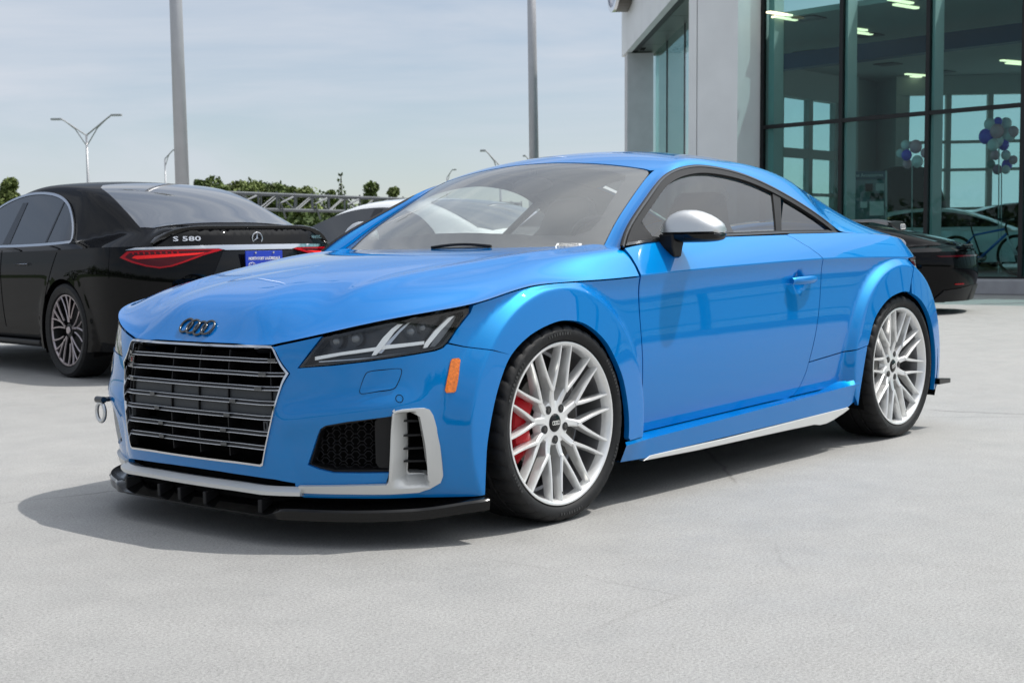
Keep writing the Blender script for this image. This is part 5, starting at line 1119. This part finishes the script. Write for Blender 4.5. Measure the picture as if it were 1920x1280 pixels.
fwall(K2, K3, 'far_wall', [(.045+.165*k, .13) for k in range(6)], (.45, 1.62, 2.60+.0, 3.30, 4.48), [])
lprism('interior_column', FRL, [tuple(xyD(1590, 36)), tuple(xyD(1606, 36)), tuple(xyD(1606, 36.5)), tuple(xyD(1590, 36.5))], .2, ZC_) 
q0 = ray_s(1443, -3.2)[0]; wbox('ceiling_beam', BEAM, q0, 24, -3.5, -3.2, 4.42, 4.74)
LAMPE = pm('strip lamp', (1.0, .86, .55), .5, emit=1.9)
for px, py in ((1598, 52), (1715, 140), (1892, 118), (1682, 2), (1458, 21)):
    D = (ZC_-.93)*F_/max(30, (443-(px-960)*.0184*0-py)); 
    for dd in (0, .45):
        a = xyD(px-22+dd*22, D+dd*1.2); b = xyD(px+20+dd*22, D+dd*1.2+.45); e = (b-a)/np.linalg.norm(b-a); n = np.array([-e[1], e[0]])*.045
        lprism('ceiling_lamp', LAMPE, [a-n, b-n, b+n, a+n], ZC_-.035, ZC_-.005)
for px, py in ((1510, 35), (1620, 68), (1512, 97), (1660, 122), (1760, 138)):
    D = (ZC_-.93)*F_/(443-py); a = xyD(px, D); lprism('ceiling_vent', FRB, [a+np.array([-.25, -.25]), a+np.array([.25, -.25]), a+np.array([.25, .25]), a+np.array([-.25, .25])], ZC_-.02, ZC_-.002)
# things on show inside
SOFTW = pm('balloon white', (.85, .85, .86), .25, noise=.03); BALB = pm('balloon blue', (.12, .09, .75), .25); BALP = pm('balloon pink', (.85, .45, .52), .25)
def balloons(label, px, D, items):
    o = xyD(px, D); root = thing('balloon_bunch', label, 'balloons', (o[0], o[1], 0), group='balloon bunches in the showroom')
    for (bx_, by_, r, m) in items:
        P = W(bx_, by_, D+random.uniform(-.15, .15)); rr_ = r/F_*D; mb = MB(); mb.ball((P[0]-o[0], P[1]-o[1], P[2]), rr_, 14, 1, 1, 1.08); mb.build('balloon', m, root, smooth=True)
    zt = min(W(a, b, D)[2] for a, b, _, _ in items); mb = MB(); mb.cyl((0, 0, .22), (0, 0, zt), .012, 6); mb.build('balloon_pole', FRL, root)
Wb, Bb, Pb = SOFTW, BALB, BALP
balloons('large bunch of white, pink and blue balloons above a smaller bunch', 1872, 27, [(1856, 233, 11, Wb), (1871, 228, 8, Bb), (1886, 232, 11, Wb), (1869, 246, 13, Pb), (1849, 256, 14, Bb), (1892, 252, 13, Wb), (1862, 272, 11, Wb), (1882, 272, 10, Bb), (1900, 247, 10, Pb), (1870, 264, 12, Wb)])
balloons('small balloon bunch hanging right under the larger bunch', 1877, 27.3, [(1866, 291, 9, Pb), (1886, 291, 9, Wb), (1858, 308, 8, pm('balloon green', (.12, .25, .22), .3)), (1888, 309, 10, Bb), (1900, 300, 8, Pb), (1870, 318, 9, pm('balloon plum', (.30, .14, .22), .3)), (1886, 318, 8, Wb)])
balloons('balloon bunch partly hidden behind the middle window frame', 1710, 27, [(1698, 272, 9, Wb), (1717, 275, 12, Pb), (1700, 291, 10, Bb), (1701, 307, 9, Pb), (1720, 303, 11, Wb), (1688, 288, 8, Wb), (1735, 287, 9, Pb)])
dp = xyD(1620, 27.5); db = thing('display_board', 'grey accessories display board with small product panels behind the glass', 'display board', (dp[0], dp[1], .22))
ex_ = np.array([r0[0], r0[1], 0]); BOARD = pm('pegboard', (.20, .24, .26), .6, noise=.1, nscale=30)
def dbx(name, m, s0, s1, z0, z1, t0=-.02, t1=.02): mb = MB(); fx = np.array([f_[0], f_[1], 0]); mb.prism([ex_[:2]*s0+fx[:2]*t0, ex_[:2]*s1+fx[:2]*t0, ex_[:2]*s1+fx[:2]*t1, ex_[:2]*s0+fx[:2]*t1], z0, z1); return mb.build(name, m, db)
dbx('board', BOARD, -.46, .40, .1, 1.92); dbx('side_post', FRL, -.50, -.46, 0, 1.98, -.03, .03); dbx('side_post', FRL, .40, .44, 0, 1.98, -.03, .03); dbx('header', pm('header', (.05, .09, .13), .4), -.46, .40, 1.82, 1.98, -.04, -.022)
for s0, s1, z0, z1, m in ((.02, .16, 1.60, 1.74, VOID), (.22, .38, 1.60, 1.74, FRL), (-.08, .05, 1.28, 1.40, PAPER), (.10, .37, 1.13, 1.40, PAPER), (-.4, -.25, 1.5, 1.62, FRL), (-.1, .08, .9, 1.05, VOID), (.12, .36, 1.45, 1.56, PLATE), (-.42, -.2, 1.1, 1.3, PLATE)): dbx('product_panel', m, s0, s1, z0, z1, -.05, -.021)
text('Genuine Accessories', .09, PAPER, 'header_text', db, frame((-.02*r0[0]-.045*f_[0], -.02*r0[1]-.045*f_[1], 1.90), (r0[0], r0[1], 0), (0, 0, 1)), .001)
# white and dark cars on show
def showcar(label, px, D, rz, paint, zs):
    o = xyD(px, D); r = thing('display_car', label, 'car', (o[0], o[1], .22), rz, group='cars inside the showroom'); shell(BF, r, paint, .06, DKG, None, winF, rwF); put_wheels(r, bg_wheel(r, style=10, rr=.26), 2.96, .81); r.scale = (1, 1, zs); return r
showcar('white car on show behind the glass with a bicycle in front of it', 1655, 29.5, math.atan2(r0[1], r0[0])-.35, WHITEP, .92)
showcar('dark car on show behind the bicycle at the right end of the glass', 1850, 32, math.atan2(r0[1], r0[0])-.2, BLACKP, 1.02)
# draped display
dd_ = xyD(1700, 31.5); dr = thing('covered_display', 'tall dark draped display behind the balloons and display board', 'display', (dd_[0], dd_[1], .22))
mb = MB(); ringn = 20; secs = []
for z, a, b in ((0, 1.0, .8), (.9, .95, .75), (1.5, .85, .65), (1.9, .72, .5), (2.15, .62, .4), (2.25, .3, .2)): secs.append([(a*math.cos(t)*r0[0]*(1+.06*math.sin(5*t))+b*math.sin(t)*f_[0], a*math.cos(t)*r0[1]*(1+.06*math.sin(5*t))+b*math.sin(t)*f_[1], z) for t in np.linspace(0, 6.283, ringn+1)[:-1]])
mb.loft(secs).build('cover', pm('dark cover', (.008, .012, .014), .8), dr, smooth=True)
# bicycle
def bicycle(px, D, ang):
    o = xyD(px, D); b = thing('bicycle', 'blue and white mountain bike standing inside the glass wall', 'bicycle', (o[0], o[1], .22), ang); BF_ = pm('bike blue', (.04, .16, .55), .3, 0, .5)
    R = .36
    for x in (-.55, .55):
        w = node('bike_wheel', b, (x, 0, R)); MB().lathe([(R-.055, 0), (R-.02, .028), (R, 0), (R-.02, -.028), (R-.055, 0)], 40).build('tyre', RUB, w); MB().lathe([(R-.035, .008), (R-.025, .01), (R-.025, -.01), (R-.035, -.008)], 40).build('rim', DCHROME, w)
        for k in range(20): a = k*.314; mb = MB(); mb.tube([(.02*math.cos(a+1.2), 0, .02*math.sin(a+1.2)), ((R-.03)*math.cos(a), 0, (R-.03)*math.sin(a))], .0015, 3); mb.build('wire_spoke', CHROME, w)
    T_ = lambda n, pts, r, m: MB().tube(pts, r, 8).build(n, m, b, smooth=True)
    bb, st, hd, ax, fx = (-.08, 0, .33), (-.25, 0, .80), (.36, 0, .82), (-.55, 0, R), (.55, 0, R)
    T_('down_tube', [bb, (.38, 0, .74)], .026, BF_); T_('top_tube', [(-.22, 0, .72), hd], .020, BF_); T_('seat_tube', [bb, st], .017, PLAST); T_('head_tube', [(.35, 0, .86), (.39, 0, .70)], .024, PLAST)
    for s in (.05, -.05): T_('fork', [(.39, s*.5, .70), (.42, s, .62), (.55, s, R)], .016, wht); T_('seat_stay', [(-.22, s*.4, .70), (-.55, s, R)], .009, BF_); T_('chain_stay', [(-.08, s*.5, .33), (-.55, s, R)], .010, BF_)
    T_('seat_post', [st, (-.28, 0, .95)], .013, PLAST); MB().loft([[(x, -w_, .955), (x, 0, .985), (x, w_, .955), (x, 0, .945)] for x, w_ in ((-.42, .06), (-.36, .075), (-.26, .04), (-.14, .018))]).build('saddle', PLAST, b)
    T_('stem', [(.35, 0, .86), (.40, 0, .97)], .016, PLAST); T_('handlebar', [(.36, -.36, .99), (.42, 0, .97), (.36, .36, .99)], .014, PLAST); MB().lathe([(.001, .03), (.09, .03), (.09, .025), (.001, .02)], 24, 'y', bb).build('chain_ring', DCHROME, b)
bicycle(1848, 25.2, math.atan2(eW[1], eW[0])+.1)
# ---------------------------------------------------------------- poles, street lamps
POLE = pm('pole aluminium', (.42, .425, .44), .42, .35, noise=.05, nscale=3)
def vlean(P, z): return np.array([P[0]+SHR*z*r0[0], P[1]+SHR*z*r0[1], z])
def lot_pole(px, pyref, D, dia, label, H=9.0, taper=.7, extra=0):
    P = xyD(px, D); r = thing('light_pole', label, 'lamp post', (P[0], P[1], 0), group='light poles on the lot')
    k = SHR+extra; mb = MB(); mb.tube([(k*z*r0[0], k*z*r0[1], z) for z in (0, H/2, H)], [dia/2, dia/2*(1+taper)/2, dia/2*taper], 24); mb.build('pole', POLE, r, smooth=True)
    mb = MB(); mb.box(-.25, .25, -.25, .25, 0, .03); mb.build('base_plate', POLE, r)
    top = np.array([k*H*r0[0], k*H*r0[1], H])
    for s in (1, -1):
        mb = MB(); mb.tube([top+np.array([0, 0, -.1]), top+np.array([.0, s*.7, .05])], .035, 8); mb.build('arm', POLE, r); mb = MB(); mb.obox(top+np.array([0, s*1.1, .06]), [(1, 0, 0), (0, 1, 0), (0, 0, 1)], (.20, .42, .05)); mb.build('lamp_head', POLE, r, bevel=.03)
# where the pole's axis sits: trace at y=345 / 295
lot_pole(347.5, 345, 25.5, .262, 'thick grey light pole behind the black saloon', 10, .72, -.016)
lot_pole(1004.3, 295, 36.5, .262, 'slimmer looking grey light pole rising behind the blue coupe roof', 10, .78, -.012)
def hwy_lamp(px, pytop, D, label, arms, s=1.0):
    P = W(px, pytop, D); r = thing('street_lamp', label, 'street lamp', (P[0], P[1], 0), group='highway street lamps'); H = P[2]
    mb = MB(); mb.tube([(0, 0, 0), (0, 0, H)], [.14*s, .07*s], 8); mb.build('pole', POLE, r, smooth=True)
    for (dx, dz, hx) in arms:
        e = np.array([r0[0], r0[1], 0]); tip = e*dx+np.array([0, 0, H+dz]); mid = e*dx*.85+np.array([0, 0, H+dz*.86]); mb = MB(); mb.tube([np.array([0, 0, H]), mid, tip], .055*s, 6); mb.tube([np.array([0, 0, H-.7]), e*dx*.45+np.array([0, 0, H+dz*.38]), mid], .04*s, 6); mb.build('arm', POLE, r, kind='stuff') if False else mb.build('arm', POLE, r)
        mb = MB(); mb.obox(tip+e*hx*.5, [e, (f_[0], f_[1], 0), (0, 0, 1)], (abs(hx)*.5, .15, .06)); mb.build('lamp_head', POLE, r)
hwy_lamp(162, 254, 95, 'twin-armed highway lamp left of the thick pole', [(-1.6, 1.1, -.7), (1.7, 1.3, .7)])
hwy_lamp(309, 298, 125, 'small single-armed lamp just left of the thick pole', [(.75, .75, .5)], .9)
hwy_lamp(838, 333, 140, 'tiny single-armed lamp over the far end of the gantry', [(.55, .75, .4)], .8)
hwy_lamp(938, 312, 90, 'lamp with a long bent arm seen above the coupe roof', [(-.9, 1.0, -.35)], .9)
hwy_lamp(992, 300, 105, 'lamp beside the slimmer grey pole', [(-.25, .3, -.2)], .8)
# lamp and cars behind the camera, seen only as reflections
def single(px_, loc): 
    r = thing('light_pole', 'dark lot lamp standing behind the viewer, mirrored in the showroom glass', 'lamp post', loc); MB().tube([(0, 0, 0), (0, 0, 9.3)], [.22, .16], 12).build('pole', FRB, r, smooth=True); MB().tube([(0, 0, 8.2), (0, -.5, 9.6), (0, -1.6, 10.2)], .13, 8).build('arm', FRB, r); MB().obox((0, -2.3, 10.25), [(0, 1, 0), (1, 0, 0), (0, 0, 1)], (.8, .25, .12)).build('lamp_head', FRB, r)
single(0, (20, -25, 0))
# ---------------------------------------------------------------- sign gantry
ga, gb2 = W(420, 380, 52), W(830, 364, 66); gtr = thing('sign_gantry', 'grey steel truss gantry lying level in front of the trees', 'gantry', (ga[0], ga[1], 0)); e = (gb2-ga); e[2] = 0; Lz = np.linalg.norm(e); e /= Lz; nn_ = np.array([-e[1], e[0], 0])
zt, zb_ = W(440, 361, 52.5)[2], W(440, 391, 52.5)[2]; STL = pm('galvanised steel', (.11, .12, .13), .6, .2)
L0, L1 = -6, Lz+8
for z in (zt, zb_):
    for s in (0, .75): MB().tube([e*L0+nn_*s+np.array([0, 0, z]), e*L1+nn_*s+np.array([0, 0, z])], .055, 6).build('chord', STL, gtr)
nb_ = 26; st__ = (L1-L0)/nb_
for k in range(nb_+1):
    p = e*(L0+k*st__); MB().tube([p+np.array([0, 0, zb_]), p+np.array([0, 0, zt+.10])], .045, 4).build('post', STL, gtr); MB().tube([p+nn_*.75+np.array([0, 0, zb_]), p+nn_*.75+np.array([0, 0, zt])], .035, 4).build('post', STL, gtr)
    if k < nb_:
        q = e*(L0+(k+1)*st__); a, b = (zb_, zt) if k % 2 else (zt, zb_); MB().tube([p+np.array([0, 0, a]), q+np.array([0, 0, b])], .03, 4).build('brace', STL, gtr); MB().tube([p+nn_*.75+np.array([0, 0, b]), q+nn_*.75+np.array([0, 0, a])], .03, 4).build('brace', STL, gtr)
        if k % 2 == 0: MB().tube([p+e*.4+nn_*-.1+np.array([0, 0, zb_-.35]), p+e*.1+nn_*-.1+np.array([0, 0, zb_+.25]), p+e*.9+nn_*-.1+np.array([0, 0, zt-.1])], .045, 4).build('bracket_arm', STL, gtr)
for s in (L0+.5, L1-.5): MB().tube([e*s+np.array([0, 0, 0]), e*s+np.array([0, 0, zt])], .16, 10).build('support_leg', STL, gtr)
# ---------------------------------------------------------------- vegetation
def leafmat(name, c):
    m = pm(name, c, .6, noise=.45, nscale=.9, spec=.2); return m
LF = [leafmat('leaf mid', (.105, .145, .042)), leafmat('leaf dark', (.075, .110, .034)), leafmat('leaf light', (.135, .170, .052))]; BARK = pm('bark', (.09, .07, .05), .9, noise=.3, nscale=5)
def leaves(centres, radii, n, size, flat=.8):
    C_ = np.array(centres); w = np.array(radii)**2; idx = RNG.choice(len(C_), n, p=w/w.sum()); d = RNG.normal(size=(n, 3)); d /= np.linalg.norm(d, axis=1)[:, None]; rr_ = RNG.uniform(.35, 1.0, n)**.6*RNG.uniform(.9, 1.22, n)
    P = C_[idx]+d*(np.array(radii)[idx]*rr_)[:, None]*np.array([1, 1, flat]); a = RNG.normal(size=(n, 3)); a /= np.linalg.norm(a, axis=1)[:, None]; b = np.cross(a, RNG.normal(size=(n, 3))); b /= np.linalg.norm(b, axis=1)[:, None]; s = size*RNG.uniform(.6, 1.3, n)[:, None]
    V = np.empty((n, 4, 3)); V[:, 0] = P-a*s; V[:, 1] = P+b*s*.6; V[:, 2] = P+a*s; V[:, 3] = P-b*s*.6; return V.reshape(-1, 3), [(4*i, 4*i+1, 4*i+2, 4*i+3) for i in range(n)]
def tree(px, pytop, D, width_px, label, m=0, n=4600, leaf=.15, pybase=420):
    top = W(px, pytop, D); r = thing('tree', label, 'tree', (top[0], top[1], 0), group='trees beyond the gantry'); H = top[2]; wd = width_px/F_*D/2*1.15
    cs = []; rs = []
    for k in range(14):
        a = RNG.uniform(0, 6.28); q = RNG.uniform(0, .75)*wd; z = H*RNG.uniform(.30, .85); rad__ = RNG.uniform(.42, .62)*wd; cs.append((q*math.cos(a), q*math.sin(a), min(z, H-rad__*.8))); rs.append(rad__)
    cs.append((0, 0, H-wd*.5)); rs.append(wd*.5)
    V, Fq = leaves(cs, rs, n, leaf); mesh('crown', V, Fq, LF[m], r)
    MB().tube([(0, 0, 0), (.1, .05, H*.35), (0, 0, H*.7)], [.22, .15, .05], 8).build('trunk', BARK, r)
    for c in cs[:4]: MB().tube([(.08, .04, H*.3), tuple(np.array(c)*.8)], [.09, .03], 5).build('limb', BARK, r)
TR = [(398, 328, 92, 62, 'tall tree right beside the thick pole', 0), (372, 336, 100, 30, 'tree half hidden behind the thick pole', 1), (445, 333, 96, 78, 'broad rounded tree above the left end of the gantry', 2), (487, 334, 100, 74, 'darker broad tree next to the broad rounded one', 1), (520, 338, 97, 66, 'mid green tree in the row over the gantry', 0), (418, 345, 90, 40, 'low tree filling the gap beside the tall tree', 0),
      (572, 346, 98, 58, 'loose low crowned tree at the end of the tree row', 2), (548, 349, 104, 30, 'thin topped tree at the right end of the row', 0), (696, 338, 92, 50, 'separate round tree right of the spire tree', 0), (738, 350, 95, 36, 'small tree right of the round tree', 2), (18, 331, 88, 52, 'tree at the left edge above the black saloon', 2), (-30, 326, 90, 60, 'tree cut by the left edge of the frame', 0), (620, 356, 100, 30, 'small bush-like tree left of the spire tree', 0)]
for (px, py, D, wd, lb, m) in TR: tree(px, py, D, wd, lb, m)
tp_ = W(639, 318, 96); sp = thing('tree', 'thin dark spire-shaped conifer standing alone', 'tree', (tp_[0], tp_[1], 0)); H = tp_[2]; V, Fq = leaves([(0, 0, H-.3-k*.42) for k in range(11)], [.12+.055*k for k in range(11)], 700, .13, 1.1); mesh('crown', V, Fq, LF[1], sp); MB().tube([(0, 0, 0), (0, 0, H*.95)], [.14, .03], 6).build('trunk', BARK, sp)
# hedge mass below the gantry and round the lot
def mass(name, pts, n, size, m, R=(1.0, 1.9), H=1.2):
    cs = []; rs = []
    for (x, y, s) in pts:
        for k in range(6): q = RNG.uniform(R[0], R[1])*s; cs.append((x+RNG.normal()*1.3*s, y+RNG.normal()*1.3*s, q*RNG.uniform(.4, H))); rs.append(q)
    V, Fq = leaves(cs, rs, n, size); mesh(name, V, Fq, m, None, kind='stuff')
pts = []
for px in range(340, 900, 14): q = xyD(px, 74+6*math.sin(px*.05)); pts.append((q[0], q[1], 1.0))
mass('undergrowth', pts, 36000, .17, LF[1], (1.0, 1.6), 1.05)
pts = []
for px in list(range(-60, 70, 10))+list(range(340, 610, 9)): q = xyD(px, 116+4*math.sin(px)); pts.append((q[0], q[1], 1.25))
mass('undergrowth', pts, 52000, .16, LF[0], (1.1, 1.7), 2.1)
pts = []
for a in np.linspace(-70, 98, 130):   # the tree belt on the other sides of the lot, mirrored in the paint and the glass
    R_ = 150+10*math.sin(a*.3); pts.append((R_*math.cos(rad(a)), R_*math.sin(rad(a)), 2.4))
mass('tree_belt', pts, 60000, .5, LF[1], (1.0, 1.9), 1.6)
